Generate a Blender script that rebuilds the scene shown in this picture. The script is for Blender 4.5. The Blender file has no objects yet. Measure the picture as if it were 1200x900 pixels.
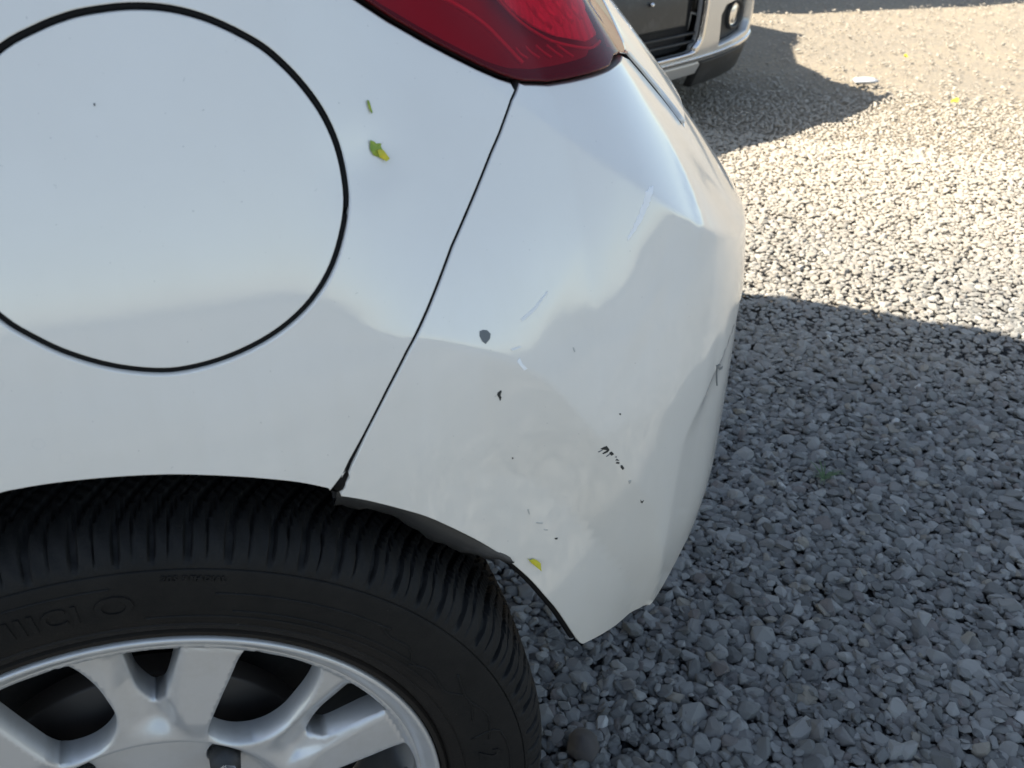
import bpy, bmesh, math, random
import numpy as np
from mathutils import Vector, Matrix, Quaternion
from mathutils.geometry import delaunay_2d_cdt
random.seed(7); rng = np.random.default_rng(7)
scene = bpy.context.scene
col = scene.collection
# ------------------------------------------------------------ camera
cd = bpy.data.cameras.new("camera"); cam = bpy.data.objects.new("camera", cd); col.objects.link(cam)
_yaw, _pitch, _roll = .3138, .5498, .0137
_f = Vector((math.sin(_yaw)*math.cos(_pitch), math.cos(_yaw)*math.cos(_pitch), -math.sin(_pitch)))
_r = Vector((math.cos(_yaw), -math.sin(_yaw), 0)); _u = _r.cross(_f)
_r2 = _r*math.cos(_roll)+_u*math.sin(_roll); _u2 = _u*math.cos(_roll)-_r*math.sin(_roll)
cam.matrix_world = Matrix(((_r2.x,_u2.x,-_f.x,.1103),(_r2.y,_u2.y,-_f.y,-.4753),(_r2.z,_u2.z,-_f.z,.9791),(0,0,0,1)))
cd.sensor_width = 36; cd.lens = 36*1150/1200; cd.clip_start = .02; cd.clip_end = 2000
cd.dof.use_dof = True; cd.dof.focus_distance = .85; cd.dof.aperture_fstop = 15.0
scene.camera = cam
# ------------------------------------------------------------ sky and sun
SUN_P, SUN_Q = .97, -.345          # ground offset of a shadow per metre of height
sun_dir = Vector((-SUN_P, -SUN_Q, 1)).normalized()
elev = math.asin(sun_dir.z)
w = bpy.data.worlds.new("World"); scene.world = w; w.use_nodes = True
nt = w.node_tree; bg = nt.nodes["Background"]
sky = nt.nodes.new("ShaderNodeTexSky"); sky.sky_type = 'NISHITA'; sky.sun_disc = False
sky.sun_elevation = elev; sky.sun_rotation = math.atan2(sun_dir.x, sun_dir.y)
sky.air_density = 1.0; sky.dust_density = .7; sky.ozone_density = 1.0
hs = nt.nodes.new('ShaderNodeHueSaturation'); hs.inputs['Saturation'].default_value = .82
nt.links.new(sky.outputs[0], hs.inputs['Color']); wb = nt.nodes.new('ShaderNodeMix'); wb.data_type = 'RGBA'; wb.blend_type = 'MULTIPLY'; wb.inputs[0].default_value = 1; wb.inputs[7].default_value = (1.01,1.0,.95,1)
nt.links.new(hs.outputs[0], wb.inputs[6]); nt.links.new(wb.outputs[2], bg.inputs[0]); bg.inputs[1].default_value = .085
sl = bpy.data.lights.new("sun", 'SUN'); so = bpy.data.objects.new("sun", sl); col.objects.link(so)
sl.energy = 5.0; sl.angle = math.radians(.55); sl.color = (1, .925, .80)
so.rotation_euler = sun_dir.to_track_quat('Z', 'Y').to_euler()
vs = scene.view_settings; vs.view_transform = 'Standard'; vs.look = 'None'; vs.gamma = 1; vs.use_curve_mapping = False
vs.exposure = 1.78
scene.cycles.max_bounces = 8
# ------------------------------------------------------------ helpers
def tag(o, label=None, cat=None, group=None, kind=None):
    for k, v in (('label', label), ('category', cat), ('group', group), ('kind', kind)):
        if v: o[k] = v
    return o
def empty(name, loc=(0,0,0), rz=0, **k):
    o = bpy.data.objects.new(name, None); col.objects.link(o); o.location = loc; o.rotation_euler = (0,0,rz); o.empty_display_size = .1
    return tag(o, **k)
def link(name, me, parent=None, mat=None, smooth=True, **k):
    o = bpy.data.objects.new(name, me); col.objects.link(o)
    if parent: o.parent = parent
    if mat and not me.materials: me.materials.append(mat)
    return tag(o, **k)
def mesh(name, verts, faces, mat=None, smooth=True, normals=None):
    me = bpy.data.meshes.new(name); me.from_pydata([tuple(v) for v in verts], [], [tuple(f) for f in faces]); me.update()
    if smooth: me.polygons.foreach_set('use_smooth', [True]*len(me.polygons))
    if mat: me.materials.append(mat)
    if normals is not None:
        me.normals_split_custom_set_from_vertices([tuple(n) for n in normals])
    return me
def bm_mesh(name, bm, mat=None, smooth=False):
    me = bpy.data.meshes.new(name); bm.to_mesh(me); bm.free()
    if smooth: me.polygons.foreach_set('use_smooth', [True]*len(me.polygons))
    if mat: me.materials.append(mat)
    return me
def box_bm(bm, c, s, bev=0.0, rot=None):
    m = Matrix.Translation(c) @ (rot.to_4x4() if rot else Matrix()) @ Matrix.Diagonal((s[0], s[1], s[2], 1))
    r = bmesh.ops.create_cube(bm, size=1, matrix=m)
    if bev:
        es = list({e for v in r['verts'] for e in v.link_edges})
        bmesh.ops.bevel(bm, geom=es, offset=bev, segments=2, affect='EDGES', profile=.6)
def tube(pts, r, seg=8, closed=False):
    pts = [Vector(p) for p in pts]; vs_, fs = [], []; n = len(pts)
    for i, p in enumerate(pts):
        a = pts[(i-1) % n] if (closed or i) else p; b = pts[(i+1) % n] if (closed or i < n-1) else p
        t = (b-a).normalized(); up = Vector((0,0,1)) if abs(t.z) < .9 else Vector((1,0,0))
        x = t.cross(up).normalized(); y = x.cross(t)
        rr = r[i] if isinstance(r, (list, tuple)) else r
        for k in range(seg):
            q = 2*math.pi*k/seg; vs_.append(p+x*math.cos(q)*rr+y*math.sin(q)*rr)
    m = n if closed else n-1
    for i in range(m):
        for k in range(seg):
            j = (i+1) % n; l = (k+1) % seg; fs.append((i*seg+k, i*seg+l, j*seg+l, j*seg+k))
    if not closed:
        fs.append(tuple(range(seg))[::-1]); fs.append(tuple((n-1)*seg+k for k in range(seg)))
    return vs_, fs
# ------------------------------------------------------------ materials
class NT:
    def __init__(s, name):
        s.m = bpy.data.materials.new(name); s.m.use_nodes = True; s.t = s.m.node_tree
        s.b = s.t.nodes["Principled BSDF"]; s.out = s.t.nodes["Material Output"]
    def n(s, typ, **k):
        nd = s.t.nodes.new(typ)
        for a, v in k.items():
            if a.startswith('i_'): nd.inputs[a[2:].replace('_', ' ')].default_value = v
            else: setattr(nd, a, v)
        return nd
    def l(s, a, b): s.t.links.new(a, b)
    def set(s, **k):
        for a, v in k.items(): s.b.inputs[a.replace('_', ' ')].default_value = v if not isinstance(v, tuple) or len(v) != 3 else (*v, 1)
        return s
    def coord(s, kind='Object'): return s.n('ShaderNodeTexCoord').outputs[kind]
    def noise(s, scale, detail=3, rough=.5, vec=None, dist=0):
        nd = s.n('ShaderNodeTexNoise'); nd.inputs['Scale'].default_value = scale; nd.inputs['Detail'].default_value = detail
        nd.inputs['Roughness'].default_value = rough; nd.inputs['Distortion'].default_value = dist
        s.l(vec if vec else s.coord(), nd.inputs['Vector']); return nd.outputs['Fac']
    def ramp(s, fac, stops, interp='LINEAR'):
        nd = s.n('ShaderNodeValToRGB'); nd.color_ramp.interpolation = interp
        e = nd.color_ramp.elements
        while len(e) < len(stops): e.new(.5)
        for i, (p, c) in enumerate(stops): e[i].position = p; e[i].color = (*c, 1) if len(c) == 3 else c
        s.l(fac, nd.inputs[0]); return nd.outputs[0]
    def mix(s, fac, a, b, blend='MIX'):
        nd = s.n('ShaderNodeMix', data_type='RGBA', blend_type=blend)
        for sk, v in ((nd.inputs[0], fac), (nd.inputs[6], a), (nd.inputs[7], b)):
            if hasattr(v, 'links'): s.l(v, sk)
            else: sk.default_value = v if not isinstance(v, tuple) else (*v, 1)
        return nd.outputs[2]
    def bump(s, h, strength=.3, dist=.001, to=None):
        nd = s.n('ShaderNodeBump'); nd.inputs['Strength'].default_value = strength; nd.inputs['Distance'].default_value = dist
        s.l(h, nd.inputs['Height'])
        s.l(nd.outputs[0], s.b.inputs['Normal']); return nd
def simple(name, colr, rough=.5, metal=0, **k):
    t = NT(name); t.set(Base_Color=colr, Roughness=rough, Metallic=metal, **k); return t.m
def paint(name, base, dust, metal=0.0, rough=.42, coat=1.0, spec=.5):
    t = NT(name); t.set(Roughness=rough, Metallic=metal, Coat_Weight=coat, Coat_Roughness=.04, Coat_IOR=1.75, Specular_IOR_Level=spec)
    n1 = t.noise(7, 5, .6); n2 = t.noise(900, 2, .5)
    c = t.mix(t.ramp(n1, [(.35, (0,0,0)), (.75, (1,1,1))]), base, dust)
    sp_ = t.ramp(t.noise(420, 1, .4), [(.78, (0,0,0)), (.83, (1,1,1))])
    # road film with the warm ground bounce painted in, stronger toward the sills, streaked
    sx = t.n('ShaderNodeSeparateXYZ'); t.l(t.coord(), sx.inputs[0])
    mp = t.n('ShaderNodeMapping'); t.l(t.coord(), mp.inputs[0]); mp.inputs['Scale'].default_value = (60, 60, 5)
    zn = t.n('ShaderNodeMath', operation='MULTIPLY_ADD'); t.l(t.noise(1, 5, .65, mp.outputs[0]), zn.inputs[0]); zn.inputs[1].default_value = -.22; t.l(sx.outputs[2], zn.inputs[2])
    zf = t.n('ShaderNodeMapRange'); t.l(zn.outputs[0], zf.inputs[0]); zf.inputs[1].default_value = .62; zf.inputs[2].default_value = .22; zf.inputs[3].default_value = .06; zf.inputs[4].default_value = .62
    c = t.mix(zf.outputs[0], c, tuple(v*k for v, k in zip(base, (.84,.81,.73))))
    ws = t.n('ShaderNodeTexVoronoi', feature='F1'); ws.inputs['Scale'].default_value = 34; ws.inputs['Randomness'].default_value = 1; t.l(t.coord(), ws.inputs['Vector'])
    wr = t.ramp(ws.outputs['Distance'], [(.0,(0,0,0)),(.10,(0,0,0)),(.125,(.35,.35,.35)),(.15,(0,0,0))])
    wm = t.mix(t.ramp(t.noise(5,3,.5), [(.5,(0,0,0)),(.62,(1,1,1))]), (0,0,0), wr)
    c = t.mix(wm, c, tuple(v*.86 for v in base))
    c2 = t.mix(sp_, c, tuple(v*.72 for v in base)); t.l(c2, t.b.inputs['Base Color'])
    r = t.n('ShaderNodeMapRange'); t.l(t.noise(14, 6, .65), r.inputs[0]); r.inputs[1].default_value = .3; r.inputs[2].default_value = .8
    r.inputs[3].default_value = .055; r.inputs[4].default_value = .12; t.l(r.outputs[0], t.b.inputs['Coat Roughness'])
    # orange peel in the clear coat only
    nb = t.n('ShaderNodeBump'); nb.inputs['Strength'].default_value = .010; nb.inputs['Distance'].default_value = .002
    t.l(t.noise(260, 2, .5), nb.inputs['Height']); t.l(nb.outputs[0], t.b.inputs['Coat Normal'])
    return t.m
M = {}
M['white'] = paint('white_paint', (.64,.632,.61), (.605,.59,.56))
M['silver'] = paint('silver_paint', (.50,.51,.53), (.46,.46,.46), metal=.45, rough=.38)
M['vanpaint'] = paint('van_paint', (.62,.63,.64), (.58,.57,.55))
def plastic(name, c, rough=.6, sc=700):
    t = NT(name); t.set(Base_Color=c, Roughness=rough)
    d = t.ramp(t.noise(23, 6, .7), [(.5, (0,0,0)), (.85, (1,1,1))])
    t.l(t.mix(d, c, tuple(min(1, v*2.2+.015) for v in c)), t.b.inputs['Base Color'])
    t.bump(t.noise(sc, 2, .5), .25, .0004); return t.m
M['black'] = plastic('black_plastic', (.016,.017,.018))
M['liner'] = plastic('liner_plastic', (.022,.023,.024), .5)
M['dark'] = plastic('inner_dark', (.008,.008,.009), .8)
M['gasket_gap'] = simple('gasket_and_gap_black', (.003,.003,.0035), .7, 0, Specular_IOR_Level=.2)
M['chip'] = simple('bare_grey', (.11,.125,.135), .6)
M['chipd'] = simple('scraped_black', (.02,.022,.022), .7)
M['faint'] = simple('faint_mark', (.38,.385,.37), .6)
M['sheen'] = simple('painted_sheen', (.76,.77,.78), .6)  # pale colours standing in for soft reflections on the bumper
M['sheen_soft'] = simple('painted_sheen_soft', (.68,.69,.69), .5)
M['disc'] = simple('brake_steel', (.035,.03,.027), .5, .2)
M['glass'] = simple('tinted_glass', (.012,.014,.015), .05)
M['chrome'] = simple('bright_trim', (.62,.63,.65), .18, 1)
# alloy
t = NT('alloy_silver'); t.set(Base_Color=(.3,.3,.3), Metallic=.5, Roughness=.38, Coat_Weight=.5, Coat_Roughness=.15)
t.l(t.mix(t.ramp(t.noise(30,6,.7), [(.45,(0,0,0)),(.9,(1,1,1))]), (.50,.505,.51), (.42,.415,.40)), t.b.inputs['Base Color'])
t.bump(t.noise(600,2,.5), .08, .0003); M['alloy'] = t.m
# tyre rubber: near black, dusty, with tiny grit specks
t = NT('tyre_rubber'); t.set(Roughness=.68, Specular_IOR_Level=.22)
d1 = t.ramp(t.noise(16, 8, .72), [(.42,(0,0,0)), (.8,(1,1,1))])
c = t.mix(d1, (.0050,.0052,.0055), (.0125,.0120,.0115))
_tc = t.n('ShaderNodeSeparateXYZ'); t.l(t.coord(), _tc.inputs[0])
_xz = t.n('ShaderNodeCombineXYZ'); t.l(_tc.outputs[0], _xz.inputs[0]); t.l(_tc.outputs[2], _xz.inputs[1])
_ln = t.n('ShaderNodeVectorMath', operation='LENGTH'); t.l(_xz.outputs[0], _ln.inputs[0])
_wb = t.n('ShaderNodeMath', operation='MULTIPLY_ADD'); t.l(t.noise(9,5,.7), _wb.inputs[0]); _wb.inputs[1].default_value = .03; t.l(_ln.outputs['Value'], _wb.inputs[2])
c = t.mix(t.ramp(_wb.outputs[0], [(.240,(.8,.8,.8)),(.262,(0,0,0))]), c, (.0125,.0100,.0082))
spk = t.ramp(t.noise(380, 2, .6), [(.74,(0,0,0)), (.80,(1,1,1))])
c = t.mix(spk, c, (.06,.057,.05)); t.l(c, t.b.inputs['Base Color'])
t.bump(t.noise(520, 4, .65), .5, .0006); M['rubber'] = t.m
# red lens
t = NT('red_lens')
tr = t.n('ShaderNodeBsdfTransparent'); tr.inputs[0].default_value = (1.0,.11,.19,1)
gl = t.n('ShaderNodeBsdfGlossy'); gl.inputs['Roughness'].default_value = .04
fr = t.n('ShaderNodeFresnel'); fr.inputs['IOR'].default_value = 1.3
df = t.n('ShaderNodeBsdfDiffuse'); df.inputs[0].default_value = (.42,.004,.025,1)
m1 = t.n('ShaderNodeMixShader'); m1.inputs[0].default_value = .15; t.l(tr.outputs[0], m1.inputs[1]); t.l(df.outputs[0], m1.inputs[2])
m2 = t.n('ShaderNodeMixShader'); t.l(fr.outputs[0], m2.inputs[0]); t.l(m1.outputs[0], m2.inputs[1]); t.l(gl.outputs[0], m2.inputs[2])
t.l(m2.outputs[0], t.out.inputs['Surface']); M['lens'] = t.m
M['housing'] = simple('lamp_housing', (.24,.12,.13), .35)
M['housing2'] = simple('lamp_inner_wall', (.60,.40,.42), .3, .1)
t = NT('lamp_reflector'); t.set(Base_Color=(.95,.80,.85), Metallic=.15, Roughness=.3)
wv = t.n('ShaderNodeTexWave', wave_type='BANDS'); wv.inputs['Scale'].default_value = 42; wv.inputs['Distortion'].default_value = 3; t.l(t.coord(), wv.inputs[0])
t.bump(wv.outputs['Fac'], .6, .003); M['reflector'] = t.m
M['clear'] = simple('clear_plastic', (.9,.9,.9), .05, 0, Transmission_Weight=.9)
def leafmat(name, a, b):
    t = NT(name); t.set(Roughness=.55); t.l(t.mix(t.ramp(t.noise(160,3,.6), [(.4,(0,0,0)),(.62,(1,1,1))]), a, b), t.b.inputs['Base Color']); return t.m
M['leaf'] = leafmat('green_leaf', (.16,.26,.03), (.30,.36,.03)); M['leafy'] = leafmat('yellow_leaf', (.42,.42,.03), (.55,.45,.02))
M['grass'] = leafmat('weed_green', (.03,.07,.02), (.06,.10,.03))

import math
# ---- body surface: s runs along the belt of the car (side, corner, rear), z is height
def _interp(tab, x):
    # monotone cubic (Fritsch-Carlson style tangents)
    n = len(tab)
    if x <= tab[0][0]: return tab[0][1] + (x - tab[0][0]) * (tab[1][1]-tab[0][1])/(tab[1][0]-tab[0][0])
    if x >= tab[-1][0]: return tab[-1][1] + (x - tab[-1][0]) * (tab[-1][1]-tab[-2][1])/(tab[-1][0]-tab[-2][0])
    i = 0
    while tab[i+1][0] < x: i += 1
    def sl(k): return (tab[k+1][1]-tab[k][1])/(tab[k+1][0]-tab[k][0])
    d = sl(i)
    def tg(k):
        if k == 0: return sl(0)
        if k == n-1: return sl(n-2)
        a, b = sl(k-1), sl(k)
        return 0.0 if a*b <= 0 else 2*a*b/(a+b)
    h = tab[i+1][0]-tab[i][0]; t = (x-tab[i][0])/h
    m0, m1 = tg(i)*h, tg(i+1)*h
    t2, t3 = t*t, t*t*t
    return (2*t3-3*t2+1)*tab[i][1] + (t3-2*t2+t)*m0 + (-2*t3+3*t2)*tab[i+1][1] + (t3-t2)*m1
HEAD = [(-3.6,-12),(-3.0,-3),(-2.0,-1.2),(-1.0,0.0),(-.3,1.2),(0,2.2),(.2,4.6),(.26,7.6),(.32,12.2),(.38,19.5),(.44,31),(.50,48),(.58,60),(.68,72),(.80,80),(.95,86),(1.25,90),(1.6,91)]
DS = .005; S0 = -3.6
_base = []
def _build():
    x, y, s = 0.0, 0.0, 0.0
    pts = {}
    n0 = int(round(-S0/DS)); n1 = int(round(1.6/DS))
    xs = [0.0]*(n0+n1+1); ys = [0.0]*(n0+n1+1)
    for k in range(n1):
        a = math.radians(_interp(HEAD, (k+.5)*DS)); xs[n0+k+1] = xs[n0+k]+DS*math.cos(a); ys[n0+k+1] = ys[n0+k]+DS*math.sin(a)
    for k in range(n0):
        a = math.radians(_interp(HEAD, -(k+.5)*DS)); xs[n0-k-1] = xs[n0-k]-DS*math.cos(a); ys[n0-k-1] = ys[n0-k]-DS*math.sin(a)
    _base.extend(zip(xs, ys))
_build()
def base(s):
    t = (s-S0)/DS; i = max(0, min(len(_base)-2, int(t))); f = t-i
    a, b = _base[i], _base[i+1]
    return a[0]+(b[0]-a[0])*f, a[1]+(b[1]-a[1])*f
PROF = [(.20,.040),(.30,.017),(.38,.007),(.46,.002),(.54,.0005),(.60,.0),(.66,.004),(.72,.014),(.79,.031),(.86,.052),(.93,.078),(.99,.108),(1.05,.150)]
ZC1 = [(-1,1.02),(0,.95),(.15,.895),(.28,.832),(.38,.765),(.46,.715),(.56,.682),(.75,.672),(1.2,.67)]
K1 = [(-1,0.),(.10,0.),(.20,.06),(.26,.16),(.30,.32),(.36,.52),(.42,.58),(.5,.55),(.6,.56),(1.2,.56)]
SCR = [(.30,.43),(.45,.425),(.55,.43),(.60,.47),(.625,.54),(.64,.66),(.655,.9)]
def sp(x, w):
    if x > 20*w: return x
    if x < -20*w: return 0.0
    return w*math.log1p(math.exp(x/w))
ZC3 = [(.18,.706),(.22,.698),(.257,.682),(.297,.655),(.337,.603),(.371,.554),(.402,.508),(.418,.466),(.450,.36)]
DENTS = [(.200,.797,.020,.016,.5,.0022),(.212,.783,.012,.010,0,-.0007),(.376,.742,.008,.050,.35,.0003),(.456,.738,.008,.030,.6,-.0012),(.392,.668,.009,.060,.65,.0006),(.365,.655,.009,.060,.65,-.0004),(.468,.600,.010,.030,0,.0011),(.300,.684,.012,.016,.4,.0003),(.315,.705,.009,.045,.7,-.0002)] # (s,z,rs,rz,depth)
def off(s, z):
    o = _interp(PROF, z)
    o += _interp(K1, s)*sp(z-_interp(ZC1, s), .0012)
    # lower bumper tucks further in round the corner
    c = min(1, max(0, (s-.30)/.15)); c = c*c*(3-2*c)
    o += c*.10*sp(.452-z, .012)
    # rear lower face, behind the crease
    if s > .35 and z < .72:
        q = sp(s-_interp(SCR, z), .0015); o += .15*q*math.exp(-q*q/.0028)+.02*min(.1, q)
    if .19 < s < .44 and z < .71:
        fd = min(1, max(0, (s-.20)/.10)); fd = fd*fd*(3-2*fd)
        o += .17*fd*min(.065, sp((_interp(ZC3, s)-z)*.75, .0015))
    if .13 < s < .47:
        fi = min(1, max(0, (s-.13)/.13)); fi = fi**3*(10-15*fi+6*fi*fi); fo = min(1, max(0, (.47-s)/.22)); fo = fo**3*(10-15*fo+6*fo*fo)
        o += .175*fi*fo*min(.30, sp(z-max(.60, _interp(ZC3, s)), .0012))
    for (a, b, ra, rb, an, d) in DENTS:
        if abs(s-a) > .15 or abs(z-b) > .15: continue
        u, v = (s-a)*math.cos(an)-(z-b)*math.sin(an), (s-a)*math.sin(an)+(z-b)*math.cos(an)
        q = (u/ra)**2+(v/rb)**2
        if q < 9: o += d*math.exp(-q)
    return o
def hd(s): return math.radians(_interp(HEAD, s))
def P(s, z, lift=0.0):
    x, y = base(s); a = hd(s); o = off(s, z)-lift
    return (x-o*math.sin(a), y+o*math.cos(a), z)
def N(s, z):
    e = .0015
    a, b, c, d = P(s-e, z), P(s+e, z), P(s, z-e), P(s, z+e)
    u = [b[i]-a[i] for i in range(3)]; v = [d[i]-c[i] for i in range(3)]
    n = (u[1]*v[2]-u[2]*v[1], u[2]*v[0]-u[0]*v[2], u[0]*v[1]-u[1]*v[0])
    l = math.sqrt(sum(k*k for k in n)); return tuple(k/l for k in n)

CV = {
 'SEAM': [(0.3141, 0.8238), (0.3098, 0.8202), (0.304, 0.8162), (0.2908, 0.7998), (0.2822, 0.7903), (0.2668, 0.7717), (0.2447, 0.7452), (0.2228, 0.7138), (0.2077, 0.6933), (0.1935, 0.6719), (0.177, 0.6453), (0.1666, 0.6294), (0.161, 0.6192), (0.1574, 0.6088)],
 'TEARQ': [(0.1666, 0.6294), (0.1629, 0.6236), (0.1588, 0.6185), (0.1547, 0.6139), (0.1524, 0.6114)],
 'TEARB': [(0.1666, 0.6294), (0.1662, 0.6252), (0.1648, 0.6213), (0.1651, 0.6181), (0.1626, 0.6144), (0.1618, 0.6108), (0.1589, 0.6077)],
 'ARCHQ': [(0.1515, 0.6135), (0.1344, 0.6222), (0.1106, 0.6311), (0.0875, 0.6383), (0.065, 0.6442), (0.043, 0.6482), (0.0214, 0.651), (0.0002, 0.6526), (-0.0208, 0.6527)],
 'ARCHB': [(0.1587, 0.6058), (0.1742, 0.5982), (0.1955, 0.5853), (0.2123, 0.5737), (0.2303, 0.5571), (0.25, 0.5368), (0.2677, 0.5165), (0.2849, 0.4936), (0.2982, 0.474), (0.3104, 0.4536), (0.3211, 0.4356), (0.3331, 0.4126), (0.3436, 0.3921), (0.3524, 0.3768)],
 'BOT': [(0.356, 0.3727), (0.3797, 0.3688), (0.4114, 0.3635), (0.41, 0.3952), (0.4592, 0.3777)],
 'LAMPLO': [(0.2128, 0.8766), (0.228, 0.8666), (0.2517, 0.8533), (0.2677, 0.845), (0.2846, 0.8367), (0.2997, 0.8301), (0.3096, 0.8266), (0.3181, 0.8241), (0.3409, 0.8204), (0.3623, 0.8198), (0.3876, 0.8196), (0.421, 0.8191), (0.4975, 0.8148)],
 'LAMPRT': [(0.5315, 0.8124), (0.5486, 0.8176), (0.5653, 0.8267), (0.5979, 0.84)],
 'GAP': [(0.5295, 0.8099), (0.5466, 0.795), (0.5603, 0.7782), (0.5675, 0.7652), (0.5694, 0.7542)],
 'DOORO': [(0.0275, 0.8707), (0.0441, 0.8778), (0.0563, 0.8816), (0.0684, 0.8839), (0.0884, 0.8851), (0.1083, 0.883), (0.1279, 0.8766), (0.1476, 0.8656), (0.1593, 0.8554), (0.171, 0.841), (0.1804, 0.8241), (0.1858, 0.8045), (0.1859, 0.7819), (0.1794, 0.7617), (0.1686, 0.7428), (0.1526, 0.7264), (0.1318, 0.7138), (0.1073, 0.7058), (0.0841, 0.703), (0.0667, 0.7047), (0.0462, 0.7111), (0.0272, 0.7209), (0.013, 0.7314), (-0.0002, 0.7441), (-0.0145, 0.7664), (-0.0199, 0.7915), (-0.0179, 0.8128), (-0.0077, 0.8366), (0.009, 0.8568)],
 'CHAMBER': [(0.3223, 0.8699), (0.3373, 0.8564), (0.3547, 0.8464), (0.3718, 0.8404), (0.409, 0.8338), (0.441, 0.8342), (0.448, 0.8468), (0.5487, 0.8523)],
 'RIBLINE': [(0.2713, 0.8712), (0.2864, 0.8637), (0.3013, 0.8543), (0.3123, 0.8443), (0.3215, 0.8353), (0.3253, 0.8317)],
 'RIBLINE2': [(0.3693, 0.8379), (0.3559, 0.8338), (0.3532, 0.8252), (0.356, 0.8231)],
 'chipA': [(0.2546, 0.696), (0.257, 0.6963), (0.2599, 0.6954), (0.2618, 0.6929), (0.2608, 0.6902), (0.2574, 0.6879), (0.2554, 0.6899), (0.2541, 0.6932)],
 'chipB': [(0.2641, 0.6532), (0.2661, 0.6543), (0.267, 0.6538), (0.2661, 0.6508), (0.2668, 0.6488), (0.2659, 0.6465), (0.265, 0.6492), (0.2638, 0.6514)],
 'sc1': [(0.3426, 0.5874), (0.3454, 0.5886), (0.3474, 0.5887), (0.35, 0.5848), (0.3495, 0.5835), (0.3465, 0.5855), (0.3444, 0.5863)],
 'sc2': [(0.341, 0.5851), (0.3444, 0.5863), (0.3445, 0.5855), (0.3418, 0.5845)],
 'sc3': [(0.3446, 0.5827), (0.3474, 0.5841), (0.3492, 0.5851), (0.3501, 0.584), (0.3489, 0.5825), (0.3457, 0.5818)],
 'sc4': [(0.3504, 0.5816), (0.3521, 0.5822), (0.3546, 0.5791), (0.3526, 0.5782), (0.3512, 0.5798)],
 'sc5': [(0.3482, 0.5789), (0.3505, 0.5807), (0.351, 0.58), (0.3489, 0.5783)],
 'sc6': [(0.3557, 0.5758), (0.3571, 0.5762), (0.3571, 0.5751)],
 'sc7': [(0.3566, 0.5726), (0.3578, 0.5737), (0.36, 0.5712), (0.358, 0.572)],
 'sc8': [(0.3574, 0.5695), (0.3582, 0.5708), (0.3606, 0.5694), (0.36, 0.5683)],
 'sc9': [(0.3618, 0.5661), (0.3633, 0.5659), (0.3656, 0.5623), (0.3644, 0.5609), (0.3625, 0.5638)],
 'sp1': [(0.0637, 0.8419), (0.0644, 0.8418), (0.0641, 0.8407), (0.0636, 0.8407)],
 'sp2': [(0.3717, 0.5478), (0.3739, 0.5479), (0.374, 0.5453), (0.3727, 0.5445)],
 'sp3': [(0.3871, 0.523), (0.3888, 0.5201), (0.3905, 0.5212), (0.3896, 0.5184), (0.3882, 0.5194)],
 'sp4': [(0.3149, 0.5111), (0.3176, 0.5104), (0.3173, 0.5089), (0.3154, 0.5096)],
 'sp5': [(0.276, 0.5982), (0.2771, 0.5978), (0.2771, 0.5965), (0.2762, 0.5968)],
 'sp6': [(0.3575, 0.6115), (0.3588, 0.611), (0.3586, 0.6098), (0.3576, 0.6103)],
 'sp7': [(0.2981, 0.5324), (0.3039, 0.5298), (0.3036, 0.5287), (0.2989, 0.5309)],
 'sp8': [(0.3049, 0.5235), (0.3086, 0.5216), (0.3083, 0.5207), (0.3053, 0.5223)],
 'sp9': [(0.2906, 0.5469), (0.2917, 0.5465), (0.2929, 0.5418), (0.292, 0.5421)],
 'sp10': [(0.3218, 0.6684), (0.3227, 0.6684), (0.3237, 0.6653), (0.3228, 0.6653)],
 'dentline': [(0.4698, 0.6056), (0.4779, 0.6032), (0.4962, 0.5915), (0.4759, 0.6011), (0.4889, 0.586), (0.4949, 0.5734), (0.4914, 0.5752), (0.4829, 0.5892)],
 'dentline2': [(0.4859, 0.5947), (0.5056, 0.5858), (0.5037, 0.5841), (0.4943, 0.5878)],
 'sheenA': [(0.3979, 0.7568), (0.4027, 0.7562), (0.398, 0.7534), (0.3935, 0.7467), (0.3875, 0.739), (0.3796, 0.7315), (0.3744, 0.7271), (0.3738, 0.728), (0.3786, 0.7338), (0.3853, 0.7426), (0.3898, 0.7499), (0.3928, 0.7548)],
 'sheenB': [(0.274, 0.6809), (0.2815, 0.6808), (0.282, 0.6799), (0.2756, 0.6794)],
 'sheenC': [(0.2777, 0.6721), (0.2799, 0.6742), (0.2812, 0.6701), (0.2846, 0.6659), (0.2821, 0.6653), (0.2798, 0.6688)],
 'sheenD': [(0.2842, 0.6963), (0.2947, 0.7005), (0.3069, 0.7079), (0.3074, 0.707), (0.2957, 0.6987), (0.2852, 0.6946)],
 'grimeA': [(0.0542, 0.7078), (0.0838, 0.7011), (0.1069, 0.7034), (0.1057, 0.7016), (0.0856, 0.6983), (0.0661, 0.7019)],
 'leafA': [(0.203, 0.8089), (0.2055, 0.8076), (0.2068, 0.8061), (0.2095, 0.8061), (0.2092, 0.8044), (0.21, 0.8025), (0.2126, 0.799), (0.213, 0.7981), (0.2106, 0.7971), (0.2067, 0.799), (0.2038, 0.8008), (0.2022, 0.8041)],
 'leafB': [(0.2047, 0.8289), (0.2057, 0.8285), (0.2064, 0.8267), (0.207, 0.8223), (0.2061, 0.822), (0.2051, 0.8243), (0.2046, 0.827)],
 'leafC': [(0.2913, 0.5023), (0.2935, 0.4996), (0.2965, 0.4992), (0.3002, 0.496), (0.3025, 0.4934), (0.302, 0.4877), (0.299, 0.4907), (0.2951, 0.4956)],
 'leaflight': [(0.2064, 0.8035), (0.2101, 0.8029), (0.2126, 0.799), (0.213, 0.7981), (0.2106, 0.7971), (0.2073, 0.7993)],
 'hl': [(0.4552, 0.7488), (0.4592, 0.7459), (0.472, 0.7319), (0.4645, 0.7253), (0.455, 0.7308), (0.4521, 0.7414)],
}
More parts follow.
